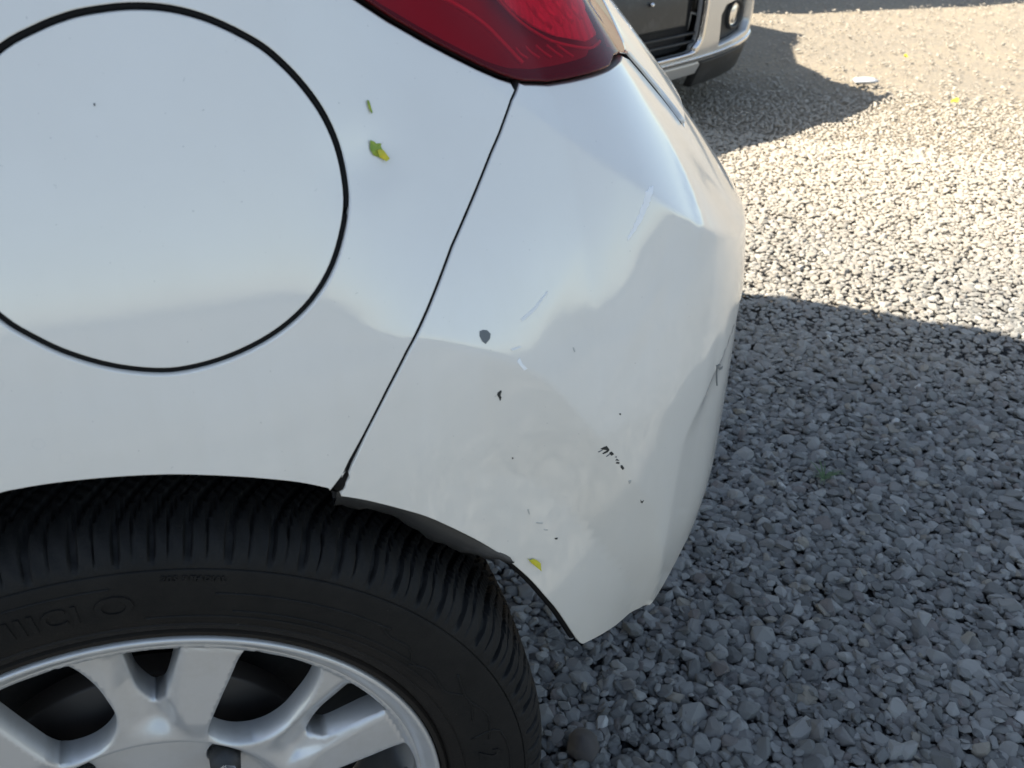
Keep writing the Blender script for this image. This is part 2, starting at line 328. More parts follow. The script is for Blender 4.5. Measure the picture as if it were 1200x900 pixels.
# ------------------------------------------------------------ trimmed panels
def resample(poly, step, closed=True, sharp=.5):
    out = []; n = len(poly)
    for i in range(n if closed else n-1):
        a, b = poly[i], poly[(i+1) % n]; L_ = math.hypot(b[0]-a[0], b[1]-a[1]); k = max(1, int(round(L_/step)))
        for j in range(k): f = j/k; out.append((a[0]+(b[0]-a[0])*f, a[1]+(b[1]-a[1])*f))
    if not closed: out.append(poly[-1])
    return out
def smooth(poly, it=2, closed=False):
    # Catmull-Rom refinement of a traced polyline
    n = len(poly); out = []
    g = (lambda i: poly[i % n]) if closed else (lambda i: poly[max(0, min(n-1, i))])
    for i in range(n if closed else n-1):
        p0, p1, p2, p3 = g(i-1), g(i), g(i+1), g(i+2)
        for k in range(4):
            t_ = k/4; out.append(tuple(.5*((2*p1[c])+(-p0[c]+p2[c])*t_+(2*p0[c]-5*p1[c]+4*p2[c]-p3[c])*t_*t_+(-p0[c]+3*p1[c]-3*p2[c]+p3[c])*t_**3) for c in (0,1)))
    if not closed: out.append(poly[-1])
    return out
def area(p): return .5*sum(p[i][0]*p[(i+1)%len(p)][1]-p[(i+1)%len(p)][0]*p[i][1] for i in range(len(p)))
def inset(p, d):
    n = len(p); out = []
    for i in range(n):
        a, b, c = p[i-1], p[i], p[(i+1)%n]
        e1 = (b[0]-a[0], b[1]-a[1]); e2 = (c[0]-b[0], c[1]-b[1])
        l1 = math.hypot(*e1) or 1e-9; l2 = math.hypot(*e2) or 1e-9
        nx = -e1[1]/l1-e2[1]/l2; ny = e1[0]/l1+e2[0]/l2; l = math.hypot(nx, ny)
        if l < .6: k = d/.6
        else: k = d*2/l/l
        out.append((b[0]+nx*k, b[1]+ny*k))
    return out
def inside_mask(pts, poly):
    pts = np.asarray(pts); x, y = pts[:,0], pts[:,1]; c = np.zeros(len(pts), bool); n = len(poly)
    for i in range(n):
        x1, y1 = poly[i]; x2, y2 = poly[(i+1)%n]
        if y1 == y2: continue
        c ^= ((y1 > y) != (y2 > y)) & (x < (x2-x1)*(y-y1)/(y2-y1)+x1)
    return c
def dist_mask(pts, poly, d):
    pts = np.asarray(pts); ok = np.ones(len(pts), bool); P_ = np.asarray(poly)
    for q in P_: ok &= ((pts-q)**2).sum(1) > d*d
    return ok
def panel_geo(outline, holes=(), step=.008, lift=0., flange=.012, er=.0012, Pf=None, Nf=None, bstep=None, coarse=None, extra=None):
    Pf = Pf or P; Nf = Nf or N; bstep = bstep or step*.7
    rings = []
    for k, poly in enumerate([outline]+list(holes)):
        q = resample(poly, bstep)
        if (area(q) < 0) != (k > 0): q = q[::-1]
        rings.append(q)
    ins = [inset(q, er) for q in rings]
    o = ins[0]; xs = [p[0] for p in o]; zs = [p[1] for p in o]
    pts = []
    def fill(x0, x1, st):
        g = [(x, z) for i, x in enumerate(np.arange(x0+st/2, x1, st)) for z in np.arange(min(zs)+st*(.3+.5*(i%2)), max(zs), st)]
        if not g: return
        g = np.array(g); m = inside_mask(g, o) & dist_mask(g, o, st*.55)
        for h in ins[1:]: m &= ~inside_mask(g, h) & dist_mask(g, h, st*.55)
        pts.extend(map(tuple, g[m]))
    if coarse and coarse < max(xs):
        fill(min(xs), coarse, step); fill(coarse, max(xs), step*4)
    else: fill(min(xs), max(xs), step)
    if extra:
        ex = np.array(extra); m = inside_mask(ex, o) & dist_mask(ex, o, .002); 
        for h in ins[1:]: m &= ~inside_mask(ex, h) & dist_mask(ex, h, .002)
        ex = ex[m]
        if pts:
            pa = np.array(pts); keep = np.ones(len(pa), bool)
            for q in ex: keep &= ((pa-q)**2).sum(1) > .0032**2
            pts = [tuple(q) for q in pa[keep]]
        pts.extend(map(tuple, ex))
    V2, E2 = [], []
    for r in ins:
        b = len(V2); V2 += r; E2 += [(b+i, b+(i+1)%len(r)) for i in range(len(r))]
    nb = len(V2); V2 = V2+pts
    res = delaunay_2d_cdt([Vector((float(a), float(b))) for a, b in V2], E2, [], 0, 1e-7)
    rv = [(v.x, v.y) for v in res[0]]; tris = [f for f in res[2]]
    cen = np.array([[sum(rv[i][0] for i in f)/3, sum(rv[i][1] for i in f)/3] for f in tris])
    m = inside_mask(cen, ins[0])
    for h in ins[1:]: m &= ~inside_mask(cen, h)
    T = []
    for f, k in zip(tris, m):
        if not k: continue
        a = (rv[f[1]][0]-rv[f[0]][0])*(rv[f[2]][1]-rv[f[0]][1])-(rv[f[2]][0]-rv[f[0]][0])*(rv[f[1]][1]-rv[f[0]][1])
        T.append(tuple(f) if a > 0 else tuple(f)[::-1])
    vs_ = [Pf(a, b, lift) for a, b in rv]; ns = [Nf(a, b) for a, b in rv]
    # map input boundary verts to output verts
    lut = {}
    for new, olds in enumerate(res[3]):
        for q in olds: lut[q] = new
    b = 0
    if flange > 0:
        for r, q in zip(ins, rings):
            n = len(r); base_i = len(vs_)
            top = [lut.get(b+i, None) for i in range(n)]
            for i in range(n):
                s, z = q[i]; nn = Vector(Nf(s, z)); p0 = Vector(Pf(s, z, lift-er)); p1 = Vector(Pf(s, z, lift-flange))
                pi = Vector(Pf(*r[i], lift)); out_ = (p0-pi); out_ -= nn*out_.dot(nn)
                out_ = out_.normalized() if out_.length > 1e-9 else Vector((0,0,-1))
                vs_.append(tuple(p0)); ns.append(tuple((nn*.5+out_*.85).normalized())); vs_.append(tuple(p1)); ns.append(tuple(out_))
            for i in range(n):
                j = (i+1) % n; a0, a1 = top[i], top[j]
                if a0 is None or a1 is None or a0 == a1: continue
                c0, c1 = base_i+2*i, base_i+2*j
                T.append((a0, c0, c1, a1)); T.append((c0, c0+1, c1+1, c1))
            b += n
    return vs_, T, ns
def panel(name, outline, mat, parent, **k):
    lab = {q: k.pop(q) for q in ('label',) if q in k}
    v, f, n = panel_geo(outline, **k)
    return link(name, mesh(name, v, f, mat, normals=n), parent, **lab)
def patch(name, poly, mat, parent, lift=.00035, step=.003, **k):
    return panel(name, poly, mat, parent, lift=lift, step=step, flange=lift+.0002, er=.00012, bstep=.0015, **k)

def crease_rows(fn, s0, s1, st=.004, vertical=False):
    out = []
    for s in np.arange(s0, s1, st):
        for d in (-.0045, -.0015, .0015, .0045): out.append((float(s), fn(s)+d) if not vertical else (fn(s)+d, float(s)))
    return out
# ------------------------------------------------------------ the white car
car = empty('white_hatchback', (0,0,0), label='white hatchback with scratched rear bumper, round fuel flap and alloy wheel', cat='car')
SEAM = CV['SEAM']; gapw = .0009
def shift(poly, ds, dz=0): return [(a+ds, b+dz) for a, b in poly]
seamQ = [(a-gapw, b+.0004) for a, b in SEAM]; seamB = [(a+gapw, b-.0004) for a, b in SEAM]
LAMP = CV['LAMPLO'][:-1]+[(.4435,.8224),(.48,.8205)]+CV['LAMPRT']+[(.57,.90),(.50,1.0),(.42,1.05),(.20,1.05),(.10,.955)]
lamp_lo = CV['LAMPLO']
iTip = 7
arcL = [(.352*math.cos(a), .305+.3478*math.sin(a)) for a in np.radians(np.arange(98, 181, 4))]
SILL = .21
doorg = smooth(CV['DOORO'], closed=True)
low_off = .0023
qlamp = [(a-.0020, b-low_off) for a, b in lamp_lo[:iTip]]
quarter = ([(-.352,SILL),(-1.10,SILL),(-1.10,.99),(.06,.99)]+[(.10-.002,.955-low_off)]+qlamp+seamQ[1:-1]
           +CV['TEARQ'][1:-1]+[(CV['TEARQ'][-1][0], CV['TEARQ'][-1][1])]+smooth(CV['ARCHQ'])[:-1]+arcL)
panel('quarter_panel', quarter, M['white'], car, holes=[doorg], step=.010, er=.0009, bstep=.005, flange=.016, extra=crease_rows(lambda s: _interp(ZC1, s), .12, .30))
flap = inset(resample(doorg, .004) if area(doorg) > 0 else resample(doorg, .004)[::-1], .0037)
fl = panel('fuel_flap', flap, M['white'], car, step=.008, er=.0009, bstep=.004, flange=.007, lift=-.0002)
ring = resample(doorg, .004); ring = ring if area(ring) > 0 else ring[::-1]
panel('flap_gasket', inset(ring, -.004), M['gasket_gap'], car, step=.012, lift=-.0085, flange=0, bstep=.004, er=.001)
gapB = CV['GAP']+[(.60,.7555),(.75,.755),(1.31,.755)]
lampB = [(a+.0012, b-low_off) for a, b in lamp_lo[iTip:]]
bumper = (seamB[1:][:-3]+CV['TEARB'][2:]+smooth(CV['ARCHB'])+[(.356,.3732),(.380,.3690),(.400,.3665),(.420,.3675),(.440,.3705),(.453,.3728),(.463,.3775),(.471,.3855),(.480,.396),(.492,.408),(.505,.415),(.52,.420),(.6,.424),(1.31,.424)]
          +gapB[::-1]+[(.500,.8165)]+lampB[::-1][1:]+[seamB[0]])
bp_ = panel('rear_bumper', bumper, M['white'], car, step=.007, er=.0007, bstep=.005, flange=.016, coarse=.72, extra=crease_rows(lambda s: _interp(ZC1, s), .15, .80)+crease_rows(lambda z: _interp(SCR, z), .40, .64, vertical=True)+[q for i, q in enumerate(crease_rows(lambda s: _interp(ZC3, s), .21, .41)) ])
tail = [(a+.0030, b+.0030) for a, b in CV['GAP']]+[(.602,.759),(.75,.7585),(1.31,.7585),(1.31,1.05),(.50,1.05),(.578,.90),(.594,.843),(.562,.830),(.541,.8215),(.515,.8178)]
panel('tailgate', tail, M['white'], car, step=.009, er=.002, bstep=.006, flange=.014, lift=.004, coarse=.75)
# dark structure behind every gap, lamp seat
inner = ([(-.36,SILL+.01),(-1.1,SILL+.01),(-1.1,.985),(.0,.985),(.25,1.03),(1.31,1.03),(1.31,.45),(.50,.44),(.42,.43)]
         +[(.362*math.cos(a)+.004, .305+.358*math.sin(a)) for a in np.radians(np.arange(18, 181, 4))])
panel('inner_shell', inner, M['dark'], car, step=.02, lift=-.019, flange=0, bstep=.015)
# seal under the lamp
lampo = [(a, b) for a, b in LAMP]
_ls = resample(LAMP, .006); _ls = _ls if area(_ls) > 0 else _ls[::-1]
panel('lamp_seal', inset(_ls, -.0012), M['gasket_gap'], car, holes=[inset(_ls, .003)], step=.015, lift=-.003, flange=.014, er=.0008, bstep=.006)
lens_out = inset(resample(LAMP, .006) if area(LAMP) > 0 else resample(LAMP, .006)[::-1], .0004)
lamp = panel('tail_lamp', lens_out, M['lens'], car, step=.008, lift=.0030, er=.0016, flange=.010, bstep=.005)
panel('lamp_housing', inset(lens_out, .002), M['housing'], lamp, step=.010, lift=-.016, flange=0)
cham = CV['CHAMBER']
panel('lamp_reflector', [(a, b) for a, b in cham]+[(.40,.95),(.30,.93)], M['reflector'], lamp, step=.01, lift=-.0015, flange=.008, er=.002)
def tube_on(name, poly, r, mat, parent, lift=-.002):
    v, f = tube([P(a, b, lift) for a, b in smooth(poly)], r); return link(name, mesh(name, v, f, mat), parent)
tube_on('lamp_rib', CV['RIBLINE'], .0016, M['housing2'], lamp)
for dx, dz in ((.035,.004),(.050,.006),(.066,.009),(.085,.010)):
    tube_on('reflector_rib', [(.300+dx,.905+dz*2),(.318+dx,.872+dz),(.322+dx,.855+dz*.6),(.335+dx,.846)], .0022, M['reflector'], lamp, -.0005)
for q in range(5):
    tube_on('lamp_rib', [(.325+q*.011,.8395-q*.0008),(.328+q*.012,.836-q*.001),(.334+q*.012,.8325-q*.001)], .0009, M['housing2'], lamp, -.004)
tube_on('lamp_rib', [(a, b-.0035) for a, b in CV['CHAMBER'][:6]], .0011, M['housing2'], lamp, -.003)
v, f = tube([P(a, b, -.0042) for a, b in resample(SEAM, .006, closed=False)], .0026, 6); link('seam_shade', mesh('seam_shade', v, f, M['gasket_gap']), car)  # black tubes fill the seams, standing in for the shade of deep gaps
v, f = tube([P(a+.0015, b+.0015, -.0045) for a, b in resample(gapB[:7], .008, closed=False)], .0035, 6); link('seam_shade', mesh('seam_shade', v, f, M['gasket_gap']), car)
fg = inset(ring, .0019); v, f = tube([P(a, b, -.0040) for a, b in fg], .0021, 6, closed=True); link('flap_gap_shade', mesh('flap_gap_shade', v, f, M['gasket_gap']), car)  # black ring painting in the shade of the flap gap
v, f = tube([P(a, b, -.0052) for a, b in [(.1655,.626),(.1625,.6205),(.1600,.6155),(.1570,.6110),(.1560,.6085)]], [.003,.0038,.0046,.005,.003], 8); link('seam_shade', mesh('seam_shade', v, f, M['gasket_gap']), car)
# marks in the paint; the pale streaks are soft reflections painted on
def ragged(poly, amp, seed=1):
    rg = random.Random(seed); q = resample(poly, .0016); return [(a+rg.uniform(-amp, amp), b+rg.uniform(-amp, amp)) for a, b in q]
CV['sheenA'] = ragged(CV['sheenA'], .0005)
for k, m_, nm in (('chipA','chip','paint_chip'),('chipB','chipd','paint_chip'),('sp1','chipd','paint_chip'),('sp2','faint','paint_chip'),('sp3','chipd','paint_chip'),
              ('sp4','chipd','paint_chip'),('sp5','chipd','paint_chip'),('sp6','chipd','paint_chip'),('sp7','faint','scuff_or_sheen'),('sp8','faint','scuff_or_sheen'),
              ('sp9','faint','scuff_or_sheen'),('sp10','faint','scuff_or_sheen'),('dentline','chip','scuff_or_sheen'),('dentline2','chip','scuff_or_sheen'),
              ('sheenA','sheen','scuff_or_sheen'),('sheenB','sheen_soft','scuff_or_sheen'),('sheenC','sheen','scuff_or_sheen'),('sheenD','sheen_soft','scuff_or_sheen')):
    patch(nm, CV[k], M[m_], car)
for k in range(1, 10): patch('scuff_or_sheen', CV['sc%d' % k], M['chipd'] if k not in (2, 5) else M['chip'], car)
# torn strip of black primer at the foot of the seam
# black liner lip under the bumper edge
top = [(a, b) for a, b in smooth(CV['ARCHB'])]
strip = [(0.1553,.5832),(.1708,.5768),(.1872,.5702),(.2009,.5576),(.2149,.5416),(.2325,.5273),(.2508,.5157),(.2665,.5077),(.2781,.5015)]
v, f = [], []; n_ = 24
def at(poly, t_):
    x = t_*(len(poly)-1); i = min(len(poly)-2, int(x)); g = x-i; return [poly[i][c]+(poly[i+1][c]-poly[i][c])*g for c in range(len(poly[0]))]
for i in range(n_+1):
    t_ = i/n_; a = at(top[:27], t_); A3 = Vector(P(a[0], a[1], -.010)); b = at(strip, t_); B3 = Vector((b[0], .030, b[1]))
    A3 += Vector((0, 0, .006))
    for j in range(7):
        g = j/6; q = A3.lerp(B3, g); q.y += -.006*math.sin(g*math.pi)+.0; q.z += .002*math.sin(g*math.pi)+.0012*math.sin(i*1.9+j)*g; v.append(q)
    for j in range(3): v.append(B3+Vector((0, .012+.02*j, .006*(j+1))))
for i in range(n_):
    for j in range(9): f.append((i*10+j, i*10+j+1, (i+1)*10+j+1, (i+1)*10+j))
pts_ = [P(a, b-.0010, -.006) for a, b in top[24:-3]]; v2, f2 = tube(pts_, .0034, 8); link('arch_trim', mesh('arch_trim', v2, f2, M['gasket_gap']), car)
link('arch_moulding', mesh('arch_moulding', v, f, M['liner']), car)
bmx = bmesh.new(); box_bm(bmx, (.1565,.030,.598), (.003,.010,.012), .001); link('moulding_clip', bm_mesh('moulding_clip', bmx, M['dark']), car)
# wheelhouse liner
v, f = [], []
angs = list(range(20, 197, 4)); ys = [.0,.06,.12,.20,.27]
for a in angs:
    for y in ys:
        if y == 0: y = P(.357*math.cos(math.radians(a)), .305+.357*math.sin(math.radians(a)))[1]+.014
        r = .357+(.008 if y > .03 else 0); v.append((r*math.cos(math.radians(a)), y, .305+r*math.sin(math.radians(a))))
for i in range(len(angs)-1):
    for j in range(4): f.append((i*5+j, i*5+j+1, (i+1)*5+j+1, (i+1)*5+j))
b0 = len(v); v.append((0,.27,.305)); 
for i in range(len(angs)-1): f.append((b0, (i+1)*5+4, i*5+4))
link('wheel_arch_liner', mesh('wheel_arch_liner', v, f, M['dark']), car)

# ------------------------------------------------------------ rest of the white car (front, far side, cabin)
def coarse_panel(name, poly, mat, **k): return panel(name, poly, mat, car, step=.06, bstep=.03, er=.002, flange=.02, **k)
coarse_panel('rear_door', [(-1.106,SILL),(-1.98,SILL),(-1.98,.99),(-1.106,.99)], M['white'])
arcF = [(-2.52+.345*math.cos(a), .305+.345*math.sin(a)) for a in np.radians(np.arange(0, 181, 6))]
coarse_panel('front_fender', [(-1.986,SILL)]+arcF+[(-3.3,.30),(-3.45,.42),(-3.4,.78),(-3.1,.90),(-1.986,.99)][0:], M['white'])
cl = [o for o in car.children if o.type == 'MESH']
MY = 2*base(1.31)[1]
def mirror_obj(o, parent):
    c = o.copy(); c.data = o.data; col.objects.link(c); c.parent = parent; c.scale = (1,-1,1); c.location = (o.location.x, MY-o.location.y, o.location.z); return c
for nm in ('quarter_panel','rear_bumper','tailgate','tail_lamp','inner_shell','lamp_seal','rear_door','front_fender','wheel_arch_liner','fuel_flap'):
    for o in cl:
        if o.name == nm or (nm == 'tail_lamp' and o is lamp):
            if nm == 'fuel_flap': pass
            c = mirror_obj(o, car)
            if o is lamp:
                for ch in lamp.children: d = ch.copy(); col.objects.link(d); d.parent = c
            break
def rings_mesh(rings, cap=True):
    v, f = [], []; n = len(rings[0])
    for r in rings: v += r
    for i in range(len(rings)-1):
        for k in range(n): l = (k+1) % n; f.append((i*n+k, i*n+l, (i+1)*n+l, (i+1)*n+k))
    if cap: f.append(tuple((len(rings)-1)*n+k for k in range(n)))
    return v, f
def rrect(x0, x1, yc, hw, z, rc=.18, m=6):
    pts = []
    for cx, cy, a0 in ((x1-rc, yc+hw-rc, 0), (x0+rc, yc+hw-rc, 90), (x0+rc, yc-hw+rc, 180), (x1-rc, yc-hw+rc, 270)):
        for k in range(m+1): a = math.radians(a0+90*k/m); pts.append((cx+rc*math.cos(a), cy+rc*math.sin(a), z))
    return pts
yc = MY/2
v, f = rings_mesh([rrect(-3.25,.47,yc,.70,.955,.25), rrect(-2.9,.44,yc,.69,.99,.25), rrect(-1.9,.43,yc,.69,1.0,.25)])
link('bonnet_and_deck', mesh('deck', v, f, M['white']), car)
v, f = rings_mesh([rrect(-1.95,.47,yc,.70,.97,.22), rrect(-1.55,.42,yc,.66,1.16,.22), rrect(-1.15,.33,yc,.61,1.36,.22)], False)
link('cabin_glass', mesh('cabin_glass', v, f, M['glass']), car)
v, f = rings_mesh([rrect(-1.17,.36,yc,.615,1.355,.22), rrect(-1.0,.34,yc,.59,1.42,.22), rrect(-.7,.22,yc,.52,1.455,.22)])
link('roof', mesh('roof', v, f, M['white']), car)
for sx, sy in ((1,1),(-1,1)):
    pass
# ------------------------------------------------------------ wheels
def build_wheel():
  def build_tyre(NA, detail):
    # tyre: angle x profile grid with real grooves
    prof = []   # (r, y, tread coordinate or None)
    def add(r, y, t_=None): prof.append((r, y, t_))
    for r, y in ((.2125,.030),(.2135,.018),(.2165,.0125),(.2195,.0125),(.2215,.0155),(.2235,.0115),(.2275,.0080),(.2310,.0058),(.2325,.0050),(.2335,.0058),(.2350,.0046)): add(r, y)
    for k in range(1, 14): g = k/13; add(.235+.043*g, .0046-.0062*math.sin(g*1.75)+.0022*g)
    for r, y in ((.2795,.0010),(.2802,.0022),(.2810,.0014)): add(r, y)
    sh = [(.2830,.0018),(.2860,.0030),(.2890,.0048),(.2920,.0072),(.2948,.0102),(.2974,.0138),(.2998,.0182),(.3018,.0235),(.3034,.0295),(.3045,.036)]
    for k, (r, y) in enumerate(sh): add(r, y, k/len(sh)*.22)
    for k in range(72): g = k/71; add(.3050+.003*math.sin(g*math.pi), .042+.116*g, .22+.56*g)
    for k, (r, y) in enumerate(sh[::-1]): add(r, .200-y, .78+k/len(sh)*.2)
    for r, y in ((.281,.198),(.26,.2),(.24,.197),(.22,.188),(.2125,.17)): add(r, y)
    na = len(prof); vs_ = np.zeros((NA, na, 3)); rr = random.Random(3)
    pitch = [.9,1.0,1.15,1.0,.85,1.1]; starts = [0.0]
    while starts[-1] < 360: starts.append(starts[-1]+4.6*pitch[rr.randrange(6)])
    sc = 360/starts[-1]; starts = np.array(starts)*sc
    th = np.arange(NA)*360/NA
    for j, (r, y, t_) in enumerate(prof):
        dr = np.zeros(NA); c = 0
        if t_ is not None and detail:
            c = abs(t_-.5)*2              # 1 at the shoulder edge
            q = 1-c
            q2 = max(0, q-.30); swoosh = 11*q2+3.0*q2*q2
            if t_ > .5: swoosh = 2*(11*.7+3*.49)-swoosh
            tt = (th - swoosh) % 360
            i = np.searchsorted(starts, tt, side='right')-1; i = np.clip(i, 0, len(starts)-2)
            loc = (tt-starts[i])/(starts[i+1]-starts[i])
            deep = np.clip((1.0-c)/.12, 0, 1)*.0046
            wv = .03*math.sin(t_*60)
            groove = 1/(1+np.exp((np.abs(loc-.14)-.10)/.008))
            dr -= groove*deep*(.75 if t_ < .22 else .9)
            if t_ >= .13:
                for ps, st in ((.57,.65),):
                    sp_ = 1/(1+np.exp((np.abs(loc-ps-wv)-.035)/.008)); dr -= sp_*deep*st
            else:
                dr -= 1/(1+np.exp((np.abs(loc-.6)-.018)/.006))*deep*.4
            for cy in (.084,.116):
                if abs(y-cy) < .0045: dr[:] = np.minimum(dr, -.0075)
            dr -= .0004*np.sin(th*3+j)
        # sidewall: shallow radial serrations and a buffed rib
        if t_ is None and .236 < r < .279 and y < .05:
            pass
        R_ = r+dr
        nrm_y = 0
        yy = y + (0 if t_ is None or c < .8 else -dr*.5)
        vs_[:, j, 0] = R_*np.sin(np.radians(th)); vs_[:, j, 2] = R_*np.cos(np.radians(th)); vs_[:, j, 1] = yy
    V = vs_.reshape(-1, 3); F = []
    for i in range(NA):
        k = (i+1) % NA
        for j in range(na-1): F.append((i*na+j, k*na+j, k*na+j+1, i*na+j+1))
    tyre = mesh('tyre', V.tolist(), F, M['rubber'])
    tyre.set_sharp_from_angle(angle=math.radians(38))
    return tyre
  return build_tyre
build_tyre = build_wheel()
def build_wheel():
    tyre = build_tyre(2200, True); tyre_plain = build_tyre(240, False)
    # rim barrel + lip
    pr = [(.188,.175),(.190,.10),(.193,.055),(.1985,.030),(.2010,.0205),(.2060,.0160),(.2105,.0122),(.2128,.0108),(.2146,.0120),(.2150,.0150),(.2140,.022)]
    v, f = [], []; n = 180; m = len(pr)
    for i in range(n):
        a = 2*math.pi*i/n
        for r, y in pr: v.append((r*math.sin(a), y, r*math.cos(a)))
    for i in range(n):
        for j in range(m-1): f.append((i*m+j, ((i+1)%n)*m+j, ((i+1)%n)*m+j+1, i*m+j+1))
    rim = mesh('rim', v, f, M['alloy'])
    # spoke face: annulus with fourteen openings cut through it
    small = [(.186,3.5),(.1875,8.5),(.187,13.6),(.173,13.5),(.152,12.5),(.140,10.6),(.1365,9.3),(.140,7.4),(.154,4.6),(.169,3.6)]
    large = [(.183,26.3),(.187,28.5),(.1885,33),(.1885,38),(.187,43.0),(.181,45.4),(.166,47.9),(.150,49.3),(.136,50.0),(.123,49),(.113,46),(.107,41.5),(.105,37),(.106,32),(.110,28.2),(.120,26.6),(.145,26.2),(.165,26.2)]
    big = 360/7
    def ro(r): return r+.0085*max(0, r-.155)/.032
    small = [(ro(r), a) for r, a in small]; large = [(ro(r), a) for r, a in large]
    def cart(pl, rot): return [(r*math.sin(math.radians(a+rot)), r*math.cos(math.radians(a+rot))) for r, a in pl]
    holes = []
    for k in range(7): holes += [smooth(cart(small, k*big), closed=True), smooth(cart(large, k*big), closed=True)]
    lug = []
    hp = [np.array(h) for h in holes]
    H_all = np.concatenate(hp)
    ridge = []
    segA = np.concatenate([h for h in hp]); segB = np.concatenate([np.roll(h, -1, axis=0) for h in hp]); sd = segB-segA; sl2 = (sd**2).sum(1)+1e-12
    def lerp_tab(tab, r): return pl_tab(tab, r)
    def pl_tab(tab, x):
        if x <= tab[0][0]: return tab[0][1]
        for (a_, b_), (c_, d_) in zip(tab, tab[1:]):
            if x <= c_: return b_+(d_-b_)*(x-a_)/(c_-a_)
        return tab[-1][1]
    def ss(t_): t_ = max(0., min(1., t_)); return t_*t_*(3-2*t_)
    def depth(x, z):
        r = math.hypot(x, z); a = math.degrees(math.atan2(x, z)) % big
        p_ = np.array((x, z)); t_ = np.clip(((p_-segA)*sd).sum(1)/sl2, 0, 1); q_ = segA+sd*t_[:, None]-p_
        d = math.sqrt((q_**2).sum(1).min())
        y = .0272
        y -= .0068*ss((r-.1935)/.005)                 # step up to the rim flange
        if r < .197:
            # narrow blade: sharp ridge on its outer edge, falling away to the small window
            lo = -1.4+ (0 if r > .12 else 0); hi = 4.4+max(0, (.16-r))*150
            aa = a-big if a > 45 else a
            t2 = (aa-lo)/(hi-lo)
            k = ss((r-.105)/.02)
            if -.2 < t2: y += .0085*ss(t2)*(1-ss((t2-1.02)/.8))*k*ss((.197-r)/.01)
            # broad flat blade stands proud
            if 13.0 < aa < 27.8: y -= .0025*ss((aa-13.0)/2.5)*k*ss((.197-r)/.006)
        y += .0018*(1-min(1, d/.0016))**2
        wsp = aa_w = (a-38) if a > 12 else (a+big-38)
        if r < .104: y += .013*ss((.104-r)/.014)
        if r < .050: y -= .012*ss((.050-r)/.008)
        y += .0022*ss((.0055-abs(a-20.3)*math.radians(1)*r)/.004)*k2 if False else 0
        return y
    def Pw(x, z, lift=0.): return (x, depth(x, z)-lift, z)
    def Nw(x, z):
        e = .0012; dx = (depth(x+e, z)-depth(x-e, z))/(2*e); dz = (depth(x, z+e)-depth(x, z-e))/(2*e)
        v_ = Vector((dx, -1, dz)).normalized(); return tuple(v_)
    outr = [(.2015*math.cos(a), .2015*math.sin(a)) for a in np.linspace(0, 2*math.pi, 160, endpoint=False)]
    lugs = []
    for k in range(5):
        a = math.radians(43.5+72*k); cx, cz = .085*math.sin(a), .085*math.cos(a)
        lugs.append([(cx+.0125*math.cos(q), cz+.0125*math.sin(q)) for q in np.linspace(0, 2*math.pi, 24, endpoint=False)])
    vv, ff, nn_ = panel_geo(outr, holes=holes+lugs, step=.0026, bstep=.0024, er=.0009, flange=.020, Pf=Pw, Nf=Nw)
    face = mesh('spokes', vv, ff, M['alloy'], normals=nn_)
    # parts behind
    def disc(name, r, y, th_, mat, r0=0, seg=96):
        v, f = [], []
        prr = [(r0, y), (r-.002, y), (r, y+.002), (r, y+th_)]
        for i in range(seg):
            a = 2*math.pi*i/seg
            for q, yy in prr: v.append((q*math.sin(a), yy, q*math.cos(a)))
        for i in range(seg):
            for j in range(3): f.append((i*4+j, ((i+1)%seg)*4+j, ((i+1)%seg)*4+j+1, i*4+j+1))
        return mesh(name, v, f, mat)
    brake = disc('brake_disc', .125, .072, .02, M['disc'])
    back = disc('dust_shield', .184, .120, .01, M['dark'])
    bm = bmesh.new()
    a = math.radians(47); 
    bmesh.ops.create_cone(bm, cap_ends=True, segments=20, radius1=.0115, radius2=.0105, depth=.020, matrix=Matrix.Translation((0,.032,0)) @ Matrix.Rotation(math.pi/2, 4, 'X'))
    bmesh.ops.bevel(bm, geom=[e for e in bm.edges if len(e.link_faces) == 2 and e.calc_face_angle(0) > 1], offset=.002, segments=2, affect='EDGES')
    bolt = bm_mesh('bolt', bm, M['black'], True)
    bm = bmesh.new(); bmesh.ops.create_cone(bm, cap_ends=True, segments=6, radius1=.0086, radius2=.0078, depth=.004, matrix=Matrix.Translation((0,.0205,0)) @ Matrix.Rotation(math.pi/2, 4, 'X'))
    bmesh.ops.bevel(bm, geom=list(bm.edges), offset=.0008, segments=2, affect='EDGES')
    bhead = bm_mesh('bolt_head', bm, M['chrome'])
    cap = disc('hub_cap', .030, .026, .012, M['alloy'], 0, 40)
    return tyre, rim, face, brake, back, bolt, bhead, cap, tyre_plain
WH = build_wheel()
def add_wheel(parent, loc, rz=0, spin=0, scale=1, plain=True):
    hub = link('wheel', WH[3], parent); hub.location = loc; hub.rotation_euler = (0, 0, rz); hub.scale = (scale,)*3
    # order: spin about own axis
    for nm, me in (('tyre', WH[8] if plain else WH[0]), ('rim', WH[1]), ('spokes', WH[2]), ('dust_shield', WH[4]), ('hub_cap', WH[7])):
        o = link(nm, me, hub); o.rotation_euler = (0, spin, 0)
    for k in range(5):
        a = math.radians(43.5+72*k)
        for nm, me in (('wheel_bolt', WH[5]), ('bolt_head', WH[6])):
            o = link(nm, me, hub); o.location = (.085*math.sin(a), .000, .085*math.cos(a))
    return hub
hubL = add_wheel(car, (0,0,.305), plain=False)
add_wheel(car, (-2.52,0,.305)); add_wheel(car, (0,MY,.305), math.pi); add_wheel(car, (-2.52,MY,.305), math.pi)
